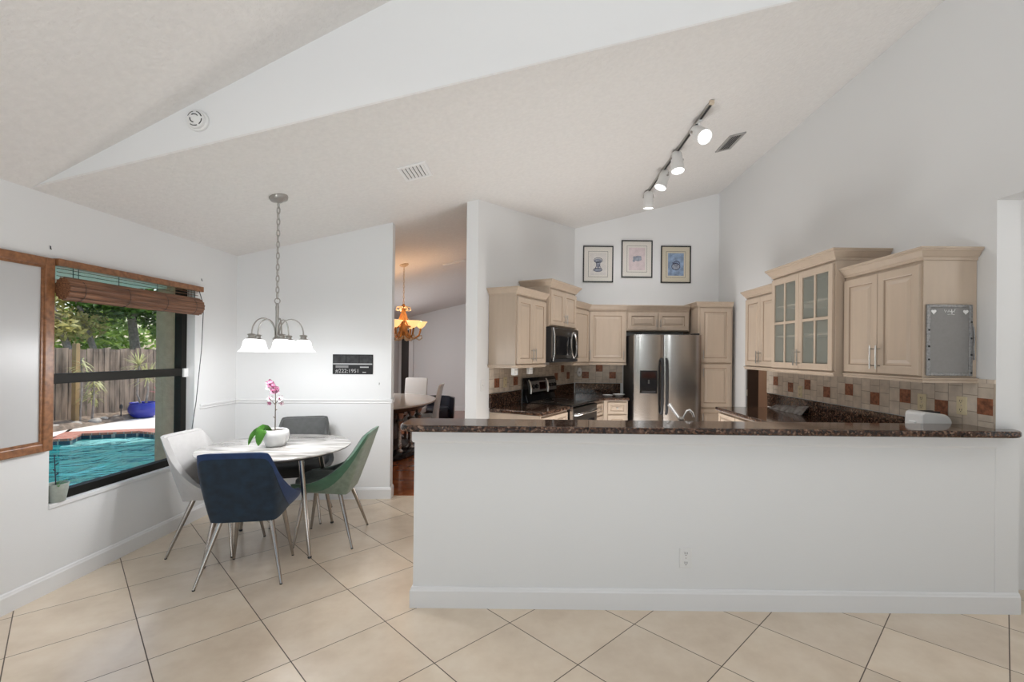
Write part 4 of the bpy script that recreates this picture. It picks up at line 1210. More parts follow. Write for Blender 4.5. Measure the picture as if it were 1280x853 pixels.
# memo board on the side of the nearest cabinet (faces the viewer)
t = thing('memo_board', 'grey memo board in a studded pewter frame on the cabinet side', 'memo board', (2.54, 2.8865, 1.385))
MB().box(-0.125, 0.125, -0.008, 0, 0.012, 0.425).build('board', MEMO, t)
mb = MB()
mb.box(-0.14, -0.118, -0.014, 0.0, 0, 0.437).box(0.118, 0.14, -0.014, 0.0, 0, 0.437).box(-0.118, 0.118, -0.014, 0.0, 0, 0.02).box(-0.118, 0.118, -0.014, 0.0, 0.417, 0.437)
fr = mb.build('frame', PEWTER, t, bevel=0.004)
for x, zs in ((-0.129, (0.28, 0.18, 0.10)), (0.129, (0.33, 0.23, 0.13, 0.02)), ):
    for z in zs: MB().lathe([(0.006, -0.0135), (0.005, -0.018), (0.001, -0.019)], 8, (x, 0, z), 'y').build('stud', BLACKM, fr)
MB().tube([(0.146, -0.008, 0.30), (0.152, -0.008, 0.24), (0.148, -0.008, 0.17), (0.152, -0.008, 0.10)], 0.005, 8).tube([(0.139, -0.008, 0.32), (0.146, -0.008, 0.30)], 0.004, 6).build('pen', PEWTER, t, True)
for x in (-0.098, 0.098):
    hp = [(0.016 * 16 * sin(a) ** 3 / 16, (13 * cos(a) - 5 * cos(2 * a) - 2 * cos(3 * a) - cos(4 * a)) / 16 * 0.016) for a in [2 * pi * k / 24 for k in range(24)]]
    MB().prism([(x + a, 0.392 + b_) for a, b_ in hp], -0.0105, -0.0075, lambda a, b, c: (a, c, b)).build('heart', WHITEP, t)
pth = [(-0.032, 0.405), (-0.026, 0.388), (-0.018, 0.402), (-0.010, 0.388), (-0.004, 0.405), (-0.002, 0.390), (0.006, 0.396), (0.008, 0.388), (0.013, 0.408), (0.014, 0.380), (0.020, 0.398), (0.026, 0.389), (0.034, 0.410)]
MB().tube([(a, -0.0085, b_) for a, b_ in pth], 0.0018, 6).tube([(-0.012, -0.0085, 0.376), (0.012, -0.0085, 0.378), (0.03, -0.0085, 0.374)], 0.0014, 6).build('script_writing', WHITEP, t)


# pictures over the fridge
def picture(label, x0, x1, z0, z1, mat_m, paper, art):
    w_, h_ = x1 - x0, z1 - z0
    t = thing('framed_print', label, 'picture', ((x0 + x1) / 2, YB - 0.0015, (z0 + z1) / 2), 0, 'three framed prints over the fridge')
    a, b_ = w_ / 2, h_ / 2; f = 0.016
    MB().box(-a, -a + f, -0.022, 0, -b_, b_).box(a - f, a, -0.022, 0, -b_, b_).box(-a + f, a - f, -0.022, 0, -b_, -b_ + f).box(-a + f, a - f, -0.022, 0, b_ - f, b_).build('frame', FRAMEB, t)
    MB().box(-a + f, a - f, -0.010, -0.002, -b_ + f, b_ - f).build('mat', mat_m, t)
    iw, ih = w_ * 0.315, h_ * 0.345
    MB().box(-iw - 0.004, iw + 0.004, -0.0112, -0.0098, -ih - 0.004, ih + 0.004).build('mat_line', FRAMEB, t)
    MB().box(-iw, iw, -0.0125, -0.011, -ih, ih).build('inner_mat', mat_m, t)
    MB().box(-iw * 0.84, iw * 0.84, -0.0135, -0.012, -ih * 0.88, ih * 0.88).build('print', paper, t)
    mb = MB(); mi = MB()
    art(mb, mi, iw, ih)
    mi.build('print_wash', INKG, t); mb.build('print_lines', INK, t)
    MB().box(-a + f, a - f, -0.0185, -0.0175, -b_ + f, b_ - f).build('glass', PICGLASS, t)
    return t


def ell(cx_, cz_, rx, rz, a0=0, a1=2 * pi, n=22): return [(cx_ + rx * cos(a0 + (a1 - a0) * k / n), -0.0145, cz_ + rz * sin(a0 + (a1 - a0) * k / n)) for k in range(n + 1)]
def blob(mi, cx_, cz_, rx, rz): mi.prism([(cx_ + rx * cos(2 * pi * k / 20), cz_ + rz * sin(2 * pi * k / 20)) for k in range(20)], -0.0143, -0.0133, lambda a, b, c: (a, c, b))
def art1(mb, mi, w_, h_):
    blob(mi, 0, 0.05, 0.055, 0.03); blob(mi, 0, -0.01, 0.03, 0.05); blob(mi, -0.005, -0.085, 0.05, 0.022)
    mb.tube(ell(0.0, 0.055, 0.062, 0.038), 0.004, 5).tube(ell(-0.01, 0.045, 0.04, 0.02), 0.003, 5).tube(ell(-0.005, -0.085, 0.062, 0.024), 0.006, 5)
    mb.tube([(-0.03, -0.0145, 0.03), (-0.022, -0.0145, -0.02), (-0.045, -0.0145, -0.07)], 0.004, 5).tube([(0.03, -0.0145, 0.03), (0.02, -0.0145, -0.02), (0.045, -0.0145, -0.065)], 0.004, 5).tube(ell(0, -0.02, 0.012, 0.02), 0.003, 5)
def art2(mb, mi, w_, h_):
    mi.prism([(-0.06, 0.03), (0.015, 0.045), (0.06, 0.04), (0.065, -0.015), (0.02, -0.035), (-0.05, -0.02)], -0.0143, -0.0133, lambda a, b, c: (a, c, b))
    blob(mi, -0.045, -0.025, 0.02, 0.02)
    for p in (((-0.06, 0.03), (0.015, 0.045), (0.06, 0.04), (0.025, 0.025), (-0.06, 0.03)), ((0.025, 0.025), (0.02, -0.035), (0.065, -0.015), (0.06, 0.04))):
        mb.tube([(a, -0.0145, b) for a, b in p], 0.0014, 5)
def art3(mb, mi, w_, h_):
    blob(mi, 0.0, -0.03, 0.055, 0.042)
    mb.tube(ell(0.0, -0.03, 0.06, 0.048), 0.005, 5).tube(ell(0.01, 0.005, 0.045, 0.045, 0.1, pi), 0.006, 5).tube(ell(0.005, 0.0, 0.03, 0.022), 0.004, 5).tube([(-0.055, -0.0145, 0.025), (-0.03, -0.0145, 0.012), (0.05, -0.0145, 0.0)], 0.005, 5)


picture('black framed print of a grey mushroom shape, leftmost of three', 0.716, 1.160, 2.548, 3.085, MATB, PAPER, art1)
picture('black framed print with pink ground, middle and highest of three', 1.280, 1.735, 2.622, 3.172, MATB, PAPERP, art2)
picture('black framed print with blue ground and tan mat, rightmost of three', 1.860, 2.300, 2.548, 3.095, MATT, PAPERB, art3)

# dark sign on the partition
pz = math.atan2(pd.y, pd.x)
def on_part(u_t, z, off=0.0):
    p = pp(u_t, off); return (p[0], p[1], z)
t = thing('wall_sign', 'dark rectangular sign with small pale lettering on the partition', 'sign', on_part(1.135, 1.265, 0.001), pz)
SW, SH = 0.395, 0.200
MB().box(-SW / 2, SW / 2, -0.012, 0, 0, SH).build('panel', SIGN, t, bevel=0.002)
for k in range(3): MB().box(-SW / 2 + 0.006 + k * 0.130, -SW / 2 + 0.126 + k * 0.130, -0.0135, -0.0115, 0.115, 0.192).build('photo', SIGNM, t)
MB().box(-SW / 2 + 0.004, SW / 2 - 0.004, -0.0138, -0.0115, 0.097, 0.110).build('stripe', SIGNL, t)
MB().box(-SW / 2 + 0.03, -SW / 2 + 0.155, -0.0130, -0.0115, 0.064, 0.088).build('caption_block', mat('sign_caption', (0.20, 0.20, 0.20), 0.6), t)


def text(body, size, loc, parent, m_, name='lettering', rot=(pi / 2, 0, 0), sx=1.0):
    c = bpy.data.curves.new(name, 'FONT'); c.body = body; c.size = size; c.extrude = 0.0006; c.space_character = 1.05
    o = bpy.data.objects.new(name, c); COL.objects.link(o)
    bpy.context.view_layer.update()
    me = bpy.data.meshes.new_from_object(o.evaluated_get(bpy.context.evaluated_depsgraph_get()))
    bpy.data.objects.remove(o)
    o = bpy.data.objects.new(name, me); COL.objects.link(o)
    me.materials.clear(); me.materials.append(m_)
    o.parent = parent; o.location = loc; o.rotation_euler = rot; o.scale = (sx, 1, 1)
    return o


text('#222:1951', 0.052, (-SW / 2 + 0.028, -0.0132, 0.016), t, SIGNL)
MB().box(SW / 2 - 0.125, SW / 2 - 0.04, -0.0130, -0.0115, 0.066, 0.078).build('caption_line', SIGNL, t)
MB().box(SW / 2 - 0.10, SW / 2 - 0.065, -0.0130, -0.0115, 0.016, 0.024).build('caption_line', SIGNL, t)
hook = lambda lab, loc, rz: tag(MB().tube([(0, -0.0005, 0.010), (0, -0.004, 0.009), (0, -0.005, -0.006), (0, -0.008, -0.010), (0, -0.010, -0.006)], 0.0024, 6).build('wall_hook', BLACKM, smooth=True, loc=loc, rotz=rz), lab, 'hook')
hook('small dark hook on the partition below the dark sign', on_part(1.398, 1.17), pz)
hook('small dark hook above the valance end nearest the wood panel', (XL, 2.866, 2.112), pi / 2)
hook('small dark hook above the valance end nearest the corner', (XL, 4.175, 2.118), pi / 2)

# ================================================================== WINDOW WALL THINGS
t = thing('wood_framed_panel', 'pale grey panel in a wide brown wood frame left of the window', 'panel', (XL + 0.001, 2.36, 1.46), pi / 2)
a, b_, f = 0.513, 0.585, 0.058
# local x runs along +Y, local -y faces the room
def framebar(mb, x0, x1, z0, z1):
    mb.box(x0, x1, -0.030, 0, z0, z1)
mb = MB(); framebar(mb, -a, -a + f, -b_, b_); framebar(mb, a - f, a, -b_, b_); framebar(mb, -a + f, a - f, -b_, -b_ + f - 0.008); framebar(mb, -a + f, a - f, b_ - f + 0.008, b_)
fr = mb.build('frame', WOODT, t, bevel=0.006)
mb = MB(); g = 0.014
for x0, x1, z0, z1 in ((-a + f, -a + f + g, -b_ + f - 0.008, b_ - f + 0.008), (a - f - g, a - f, -b_ + f - 0.008, b_ - f + 0.008), (-a + f + g, a - f - g, -b_ + f - 0.008, -b_ + f - 0.008 + g), (-a + f + g, a - f - g, b_ - f + 0.008 - g, b_ - f + 0.008)):
    mb.box(x0, x1, -0.022, 0, z0, z1)
mb.build('inner_bead', WOODT, fr)
MB().box(-a + f, a - f, -0.014, -0.001, -b_ + f - 0.008, b_ - f + 0.008).build('panel', PANELG, t)

t = thing('roman_blind', 'rolled up brown bamboo blind under a wood valance over the window', 'blind', (XL, 2.876, 1.80), pi / 2)
L_ = 1.268
MB().box(0, L_, -0.048, -0.001, 0.205, 0.250).build('valance', WOODT, t, bevel=0.004)
mb = MB(); n = 44
sec = []
for k in range(n):
    a_ = 2 * pi * k / n
    r_ = 1 + 0.07 * (1 if k % 3 == 0 else -0.5)
    sec.append((-0.068 + 0.050 * r_ * cos(a_), 0.066 + 0.068 * r_ * sin(a_)))
mb.loft([[(x, y, z) for y, z in sec] for x in (0.002, 0.4, 0.8, 1.180)])
rl = mb.build('bamboo_roll', BAMBOO, t)
mb = MB()
for q in range(3):
    mb.tube([(1.1805, -0.068 + (0.014 + 0.013 * q) * cos(2 * pi * k / 16), 0.063 + (0.016 + 0.016 * q) * sin(2 * pi * k / 16)) for k in range(16)], 0.003, 5, closed=True)
mb.build('roll_end', WOODT, rl)
for x in (0.10, 0.43, 0.77, 1.08):
    MB().tube([(x, -0.068 + 0.0545 * cos(2 * pi * k / 24), 0.063 + 0.069 * sin(2 * pi * k / 24)) for k in range(24)], 0.0018, 4, closed=True).build('tie_cord', BLACKM, rl)
for z in (0.142, 0.166, 0.188): MB().box(0.002, 1.215, -0.034, -0.030, z, z + 0.004).build('slat', BAMBOO, t)
mb = MB()
for x in (0.10, 0.135, 0.43, 0.77, 1.10, 1.13, 1.17): mb.tube([(x, -0.036, 0.205), (x, -0.037, 0.11)], 0.0022, 5)
mb.build('lift_cord', BLACKM, t)
MB().tube([(1.205, -0.05, 0.21), (1.205, -0.09, 0.08), (1.20, -0.08, -0.3), (1.185, -0.05, -0.75), (1.160, -0.03, -1.02)], 0.0032, 6).build('pull_cord', BLACKM, t)

t = thing('plant_pot', 'sage green tapered planter on the window sill', 'planter', (-2.982, 2.952, WZ0 + 0.0125))
MB().lathe([(0.038, 0), (0.041, 0.003), (0.057, 0.112), (0.055, 0.114), (0.051, 0.110), (0.050, 0.097)], 24).build('pot', SPECK, t, True)
MB().lathe([(0.001, 0.097), (0.045, 0.095)], 16, cap=False).build('soil', SOIL, t)
t = thing('orchid_plant', 'leafy flowerless orchid staked in the sage window planter', 'plant', (-2.982, 2.952, WZ0 + 0.108))
mb = MB()
for d_, L_, wd in (((0.25, 1.0, 0.45), 0.15, 0.012), ((-0.5, 0.8, 0.7), 0.10, 0.012), ((0.4, 0.5, 0.9), 0.09, 0.014), ((0.6, -0.5, 0.5), 0.09, 0.013)):
    blade(mb, (0, 0, 0), d_, L_, wd, 0.45, 7)
mb.build('leaves', LEAF, t, True, fix=False)
mb = MB().tube([(0.005, -0.012, -0.012), (0.006, -0.02, 0.09), (0.004, -0.024, 0.20)], [0.0035, 0.003, 0.0025], 6)
for z, d_ in ((0.07, 1), (0.10, -1), (0.135, 1)): mb.tube([(0.006, -0.02, z), (0.012, -0.02 + 0.016 * d_, z + 0.012)], 0.0035, 6)
mb.build('flower_spike', mat('dark_stake', (0.02, 0.02, 0.035), 0.5), t, True)

# ================================================================== BREAKFAST TABLE AND CHAIRS
TX, TY = -2.0, 3.685
t = thing('dining_table', 'round white marble breakfast table on chrome legs by the window', 'table', (TX, TY, 0))
TR = 0.54
MB().lathe([(TR - 0.045, 0.728), (TR - 0.008, 0.736), (TR, 0.742), (TR - 0.002, 0.748), (TR - 0.006, 0.750)], 72).build('table_top', MARBLE, t, True)
MB().lathe([(TR - 0.16, 0.700), (TR - 0.10, 0.704), (TR - 0.05, 0.7275)], 64).build('under_plate', BLACKM, t, True)
for fx_, fy in ((-1.602, 3.402), (-2.246, 3.222), (-2.408, 3.897), (-1.74, 4.101)):
    dx, dy = fx_ - TX, fy - TY
    top = (dx * 0.72, dy * 0.72, 0.702)
    lg = MB().tube([top, (dx * 0.86, dy * 0.86, 0.36), (dx, dy, 0.012)], [0.022, 0.017, 0.011], 14).build('leg', LEGM, t, True)
    MB().lathe([(0.012, 0.0), (0.014, 0.004), (0.013, 0.014)], 12, (dx, dy, 0)).build('foot', BLACKM, lg)


def catmull(P, s_):
    n = len(P) - 1; s_ = min(max(s_, 0), n - 1e-6); k = int(s_); u = s_ - k
    g = lambda i: Vector(P[min(max(i, 0), n)])
    p0, p1, p2, p3 = g(k - 1), g(k), g(k + 1), g(k + 2)
    if k == 0: p0 = 2 * p1 - p2
    if k + 2 > n: p3 = 2 * p2 - p1
    return 0.5 * ((2 * p1) + (-p0 + p2) * u + (2 * p0 - 5 * p1 + 4 * p2 - p3) * u * u + (-p0 + 3 * p1 - 3 * p2 + p3) * u ** 3)


#          bottom                    mid                      top           share of the height covered by the main panel
HALF = [((0.000, -0.170, 0.392), (0.000, -0.255, 0.620), (0.000, -0.335, 0.868), 0.93),
        ((0.090, -0.170, 0.392), (0.100, -0.254, 0.620), (0.100, -0.334, 0.868), 0.93),
        ((0.165, -0.166, 0.393), (0.178, -0.248, 0.620), (0.180, -0.329, 0.864), 0.92),
        ((0.196, -0.148, 0.396), (0.212, -0.222, 0.605), (0.206, -0.305, 0.838), 0.84),
        ((0.210, -0.085, 0.405), (0.236, -0.135, 0.540), (0.236, -0.205, 0.690), 0.50),
        ((0.214, 0.015, 0.414), (0.252, -0.030, 0.488), (0.266, -0.070, 0.574), 0.20),
        ((0.212, 0.115, 0.420), (0.258, 0.095, 0.462), (0.284, 0.080, 0.508), 0.06),
        ((0.196, 0.225, 0.428), (0.215, 0.230, 0.460), (0.226, 0.232, 0.492), 0.03)]
COLS = [(tuple((-p[0], p[1], p[2]) for p in c[:3]) + (c[3],)) for c in HALF[:0:-1]] + HALF


def shell_pt(s_, v):
    b0 = catmull([c[0] for c in COLS], s_); m0 = catmull([c[1] for c in COLS], s_); t0 = catmull([c[2] for c in COLS], s_)
    return b0 * (1 - v) * (1 - 2 * v) + m0 * 4 * v * (1 - v) + t0 * v * (2 * v - 1) if True else None


def split_at(s_):
    n = len(COLS) - 1; k = min(int(s_), n - 1); u = s_ - k
    return COLS[k][3] * (1 - u) + COLS[k + 1][3] * u


def make_chair(label, loc, rz, panel_m, rim_m, inner_m, seat_m):
    t = thing('dining_chair', label, 'chair', loc, rz, 'four shell chairs at the breakfast table')
    NS, n = 42, len(COLS) - 1
    S = [n * k / NS for k in range(NS + 1)]
    def surf(v0f, v1f, nv, inset):
        rows = []
        for j in range(nv + 1):
            row = []
            for s_ in S:
                v0, v1 = v0f(s_), v1f(s_)
                v = v0 + (v1 - v0) * j / nv
                p = shell_pt(s_, v)
                c = Vector((0, 0.02, p.z)) - p; c.z = 0
                if c.length > 1e-6: c.normalize()
                row.append(p + c * inset)
            rows.append(row)
        return rows
    def shell(name, v0f, v1f, nv, m_, i0, i1):
        o_ = surf(v0f, v1f, nv, i0); q = surf(v0f, v1f, nv, i1)
        mb = MB()
        loop = o_ + q[::-1]
        rings = [[tuple(r[k]) for r in loop] for k in range(NS + 1)]
        mb.loft(rings)
        return mb.build(name, m_, t, True)
    shell('back_panel', lambda s_: 0.0, split_at, 8, panel_m, 0.002, 0.020)
    shell('rim_band', split_at, lambda s_: 1.0, 6, rim_m, 0.0, 0.021)
    shell('inner_lining', lambda s_: 0.02, lambda s_: 0.975, 8, inner_m, 0.0212, 0.040)
    rows = []
    for z, k in ((0.418, 0.90), (0.424, 0.97), (0.455, 1.0), (0.482, 0.985), (0.496, 0.90), (0.500, 0.6)):
        ring_ = []
        for q in range(28):
            a = 2 * pi * q / 28
            cx_, sy = cos(a), sin(a)
            x = 0.196 * (abs(cx_) ** 0.55) * (1 if cx_ > 0 else -1)
            y = 0.195 * (abs(sy) ** 0.55) * (1 if sy > 0 else -1)
            ring_.append((x * k, 0.052 + y * k, z + 0.012 * (y > 0) * (y / 0.195)))
        rows.append(ring_)
    MB().loft(rows).build('seat', seat_m, t, True)
    MB().box(-0.15, 0.15, -0.11, 0.17, 0.400, 0.417).build('seat_base', BLACKM, t, bevel=0.006)
    for (tx, ty), (bx, by) in (((-0.145, -0.10), (-0.25, -0.225)), ((0.145, -0.10), (0.25, -0.225)), ((-0.14, 0.155), (-0.195, 0.22)), ((0.14, 0.155), (0.195, 0.22))):
        lg = MB().tube([(tx, ty, 0.412), ((tx + bx) / 2, (ty + by) / 2, 0.21), (bx, by, 0.006)], [0.0175, 0.0135, 0.0085], 12).build('leg', LEGM, t, True)
        MB().lathe([(0.0085, 0), (0.0095, 0.006)], 10, (bx, by, 0)).build('foot', BLACKM, lg)
    return t


make_chair('navy blue velvet chair with its back to the viewer', (-1.893, 3.190, 0), R(11.4), NAVY, BLUEV, BLUEV, BLUEV)
make_chair('green velvet chair with sage back panel, seen from its side', (-1.613, 3.79, 0), R(96.7), SAGE, GREENV, GREYGR, GREYGR)
make_chair('pale grey chair between the table and the window wall', (-2.375, 3.600, 0), R(-92), WGREY, WGREY, WGREY, MGREY)
make_chair('charcoal chair on the far side of the table', (-2.085, 4.22, 0), R(199), CHAR, CHAR, CHAR, CHARD)

# orchid in a white pot on the table
t = thing('flower_pot', 'round white ceramic pot on the marble table', 'pot', (-2.015, 3.69, 0.7505))
MB().lathe([(0.062, 0), (0.068, 0.003), (0.090, 0.05), (0.097, 0.085), (0.092, 0.118), (0.080, 0.130), (0.076, 0.126), (0.078, 0.112)], 32).build('pot', CERAM, t, True)
MB().lathe([(0.001, 0.116), (0.0775, 0.114)], 20, cap=False).build('bark', SOIL, t)
t = thing('orchid', 'pink and white orchid with drooping green leaves in the white pot', 'flower', (-2.015, 3.69, 0.868))


def broad_leaf(pts, wid, name='leaf'):
    mb = MB(); n = 12; l, c, r_ = [], [], []
    for k in range(n + 1):
        s_ = k / n * (len(pts) - 1); p = catmull(pts, s_); q = catmull(pts, min(s_ + 0.05, len(pts) - 1)) - catmull(pts, max(s_ - 0.05, 0))
        side = q.cross(Vector((0.25, -1, 0.15))); side.normalize()
        w_ = wid * (sin(pi * min(1, (k / n) * 0.92 + 0.08)) ** 0.6) + 0.001
        nrm = side.cross(q).normalized()
        l.append(tuple(p - side * w_ + nrm * 0.006)); c.append(tuple(p)); r_.append(tuple(p + side * w_ + nrm * 0.006))
    mb.grid([l, c, r_])
    return mb.build(name, LEAF, t, True, fix=False)


broad_leaf([(-0.02, -0.04, -0.003), (-0.045, -0.085, 0.028), (-0.058, -0.11, -0.015), (-0.066, -0.118, -0.098)], 0.036)
broad_leaf([(-0.03, -0.02, -0.003), (-0.10, -0.04, 0.020), (-0.155, -0.05, -0.03), (-0.182, -0.05, -0.105)], 0.017)
sp = MB().tube([(-0.005, 0, -0.02), (-0.006, 0.0, 0.14), (-0.004, 0.0, 0.26), (-0.012, 0, 0.33), (-0.03, -0.01, 0.36)], [0.0045, 0.004, 0.0035, 0.003, 0.002], 8)
for z, d_ in ((0.10, -1), (0.16, 1), (0.21, -1)): sp.tube([(-0.005, 0, z), (-0.005 + 0.016 * d_, -0.004, z + 0.010)], 0.003, 6)
sp.build('flower_stem', STEM, t, True)


def bloom(c, rad, m_, seed):
    rnd = random.Random(seed)
    mb = MB(); ax = Vector((rnd.uniform(-0.5, 0.5), -1, rnd.uniform(-0.2, 0.4))).normalized()
    u = ax.orthogonal().normalized(); v = ax.cross(u)
    rot0 = rnd.uniform(0, 6)
    for k in range(5):
        a = rot0 + 2 * pi * k / 5; dr = u * cos(a) + v * sin(a); sd = ax.cross(dr)
        wid = rad * (0.48 if k % 2 else 0.36); rows = [[], [], []]
        for q in range(6):
            s_ = q / 5; w_ = wid * sin(pi * (0.12 + 0.84 * s_)) ; p = Vector(c) + dr * rad * s_ + ax * (-0.010 * sin(pi * s_))
            rows[0].append(tuple(p - sd * w_ + ax * 0.004)); rows[1].append(tuple(p)); rows[2].append(tuple(p + sd * w_ + ax * 0.004))
        mb.grid(rows)
    o_ = mb.build('bloom', m_, t, True, fix=False)
    MB().sphere(tuple(Vector(c) + ax * 0.006), rad * 0.2, 8).build('lip', mat('orchid_lip', (0.32, 0.05, 0.13), 0.6), o_, True)
    return o_


for k, (x, y, z, r_, m_) in enumerate(((-0.040, -0.02, 0.372, 0.036, PETAL), (-0.012, -0.025, 0.352, 0.034, PETAL), (0.012, -0.02, 0.325, 0.035, PETAL), (-0.050, -0.01, 0.345, 0.033, PETALW), (-0.015, -0.02, 0.315, 0.030, PETAL),
                                       (-0.045, -0.01, 0.255, 0.026, PETALW), (0.035, -0.01, 0.255, 0.030, PETALW), (-0.048, -0.012, 0.215, 0.018, PETAL), (0.042, 0.0, 0.215, 0.022, PETALW))):
    bloom((x, y, z), r_, m_, 30 + k)
mb = MB().tube([(-0.005, 0, 0.20), (-0.03, -0.006, 0.235), (-0.045, -0.01, 0.25)], 0.002, 6).tube([(-0.005, 0, 0.21), (0.02, -0.006, 0.245), (0.035, -0.01, 0.25)], 0.002, 6).tube([(-0.006, 0, 0.29), (0.006, -0.01, 0.315)], 0.002, 6)
mb.build('side_stem', STEM, t, True)

# ================================================================== LAMPS AND CEILING FITTINGS
SLA = math.atan(SL)


def chain(mb, x, y, z0, z1, link=0.055, r_=0.0042, wd=0.011):
    n = max(2, int((z0 - z1) / (link * 0.78))); st = (z0 - z1) / n
    for k in range(n):
        zc = z0 - st * (k + 0.5); h = link / 2
        pts = []
        for q in range(14):
            a = 2 * pi * q / 14
            dx, dz = wd * cos(a), h * sin(a)
            pts.append((x + (dx if k % 2 else 0), y + (0 if k % 2 else dx), zc + dz))
        mb.tube(pts, r_, 6, closed=True)
    return mb


PX, PY_ = -1.98, 3.625
pzc = ceil_z(PX)
t = thing('chandelier', 'brushed nickel chandelier with white glass shades over the breakfast table', 'chandelier', (PX, PY_, 0))
cn = MB().lathe([(0.066, 0.01), (0.068, -0.004), (0.060, -0.022), (0.030, -0.032), (0.012, -0.045)], 32).build('canopy', NICKEL, t, True, loc=(0, 0, pzc - 0.004))
cn.rotation_euler = (0, -SLA, 0)
mb = MB(); chain(mb, 0, 0, pzc - 0.04, 1.90); mb.build('chain', NICKEL, t, True)
mb = MB().tube([(0.021 * cos(2 * pi * k / 16), 0, 1.880 + 0.021 * sin(2 * pi * k / 16)) for k in range(16)], 0.0042, 8, closed=True)
mb.build('loop', NICKEL, t, True)
MB().tube([(0.003, 0.003, pzc - 0.03), (0.006, 0.004, 2.3), (0.004, 0.003, 1.86)], 0.0022, 6).build('cord', WHITEP, t)
MB().lathe([(0.004, 1.862), (0.012, 1.855), (0.010, 1.845), (0.013, 1.835), (0.011, 1.80), (0.011, 1.62), (0.016, 1.615), (0.020, 1.600), (0.030, 1.590), (0.030, 1.580), (0.018, 1.570), (0.020, 1.562), (0.012, 1.552), (0.004, 1.545)], 20).build('stem', NICKEL, t, True)
for k in range(5):
    a = R(20 + 72 * k); rr = 0.185; u = (cos(a), sin(a))
    pts = []
    for q in range(15):
        ph = pi * q / 14
        d_ = 0.014 + (rr - 0.014) * (1 - cos(ph)) / 2
        pts.append((u[0] * d_, u[1] * d_, 1.605 + 0.135 * sin(ph) ** 0.8 * 1.0 + (0.012 if q > 7 else 0) * 0))
    ar = MB().tube(pts, 0.0052, 8).build('arm', NICKEL, t, True)
    c = (u[0] * rr, u[1] * rr, 0)
    MB().lathe([(0.010, 1.622), (0.026, 1.618), (0.030, 1.612), (0.022, 1.608), (0.022, 1.592), (0.034, 1.588), (0.034, 1.582)], 18, c).build('socket_cap', NICKEL, ar, True)
    MB().lathe([(0.030, 1.584), (0.046, 1.578), (0.056, 1.56), (0.060, 1.535), (0.068, 1.51), (0.084, 1.490), (0.090, 1.487), (0.086, 1.490), (0.064, 1.512), (0.055, 1.54), (0.050, 1.56), (0.028, 1.58)], 28, c, cap=False).build('shade', SHADE, ar, True)
    bulb = MB().sphere((c[0], c[1], 1.530), 0.022, 10).build('bulb', LENS, ar, True)
    light('chandelier_bulb', 'POINT', (PX + c[0], PY_ + c[1], 1.475), 7.5, (0.97, 0.98, 1.0), 0.04)

# dining room chandelier
QX, QY = -1.83, 6.60
qz = ceil_z(QX)
t = thing('dining_chandelier', 'scrolled antique gold chandelier with amber bowls in the dining room', 'chandelier', (QX, QY, 0))
cn = MB().lathe([(0.062, 0.008), (0.066, -0.006), (0.05, -0.02), (0.014, -0.035)], 24).build('canopy', CREAMM, t, True, loc=(0, 0, qz - 0.003)); cn.rotation_euler = (0, -SLA, 0)
mb = MB(); chain(mb, 0, 0, qz - 0.03, 2.17, 0.045, 0.0035, 0.009); mb.build('chain', CREAMM, t, True)
MB().lathe([(0.010, 2.17), (0.022, 2.15), (0.012, 2.12), (0.024, 2.10), (0.030, 2.06), (0.042, 1.99), (0.055, 1.93), (0.038, 1.90), (0.050, 1.86), (0.060, 1.80), (0.040, 1.76), (0.025, 1.72), (0.012, 1.68)], 20).build('body', GOLDM, t, True)
for k in range(6):
    a = R(20 + 60 * k); u = (cos(a), sin(a))
    P = lambda d_, z: (u[0] * d_, u[1] * d_, z)
    MB().tube([P(0.01, 2.11), P(0.05, 2.13), P(0.09, 2.12), P(0.095, 2.085), P(0.065, 2.075)], 0.010, 8).build('scroll', CREAMM, t, True)
    MB().tube([P(0.03, 2.03), P(0.06, 1.93), P(0.10, 1.86), P(0.155, 1.84)], 0.012, 8).build('upper_arm', GOLDM, t, True)
    ar = MB().tube([P(0.04, 1.80), P(0.08, 1.71), P(0.15, 1.685), P(0.215, 1.73), P(0.235, 1.80), P(0.235, 1.835)], 0.013, 8).build('arm', GOLDM, t, True)
    MB().tube([P(0.17, 1.69), P(0.22, 1.665), P(0.255, 1.69), P(0.25, 1.73), P(0.215, 1.725)], 0.009, 8).build('curl', CREAMM, ar, True)
    MB().tube([P(0.02, 1.72), P(0.06, 1.665), P(0.11, 1.655), P(0.125, 1.69), P(0.09, 1.705)], 0.010, 8).build('lower_scroll', CREAMM, t, True)
    c = (u[0] * 0.235, u[1] * 0.235, 0)
    MB().lathe([(0.015, 1.83), (0.03, 1.84), (0.055, 1.865), (0.075, 1.90), (0.098, 1.925), (0.094, 1.926), (0.070, 1.902), (0.050, 1.87), (0.020, 1.848)], 24, c, cap=False).build('glass_bowl', AMBER, ar, True)
    if k % 2 == 0:
        light('dining_bulb', 'POINT', (QX + c[0], QY + c[1], 1.96), 4.0, (1, 0.68, 0.42), 0.04)

# track light over the kitchen
KX = 1.415
kz = ceil_z(KX) - 0.006
t = thing('track_light', 'white ceiling track with four lit cylinder spotlights over the kitchen', 'track light', (KX, 4.92, kz))
tr = MB().box(-0.016, 0.016, -1.13, 1.11, -0.022, 0.0).build('track', NICKEL, t, bevel=0.002)
MB().box(-0.008, 0.008, -1.125, 1.105, -0.0235, -0.0215).build('slot', BLACKM, tr)
for y in (-1.15, 1.11): MB().box(-0.019, 0.019, y, y + 0.03, -0.026, 0.002).build('end_cap', mat('yellowed_plastic', (0.62, 0.52, 0.40), 0.5), t, bevel=0.003)


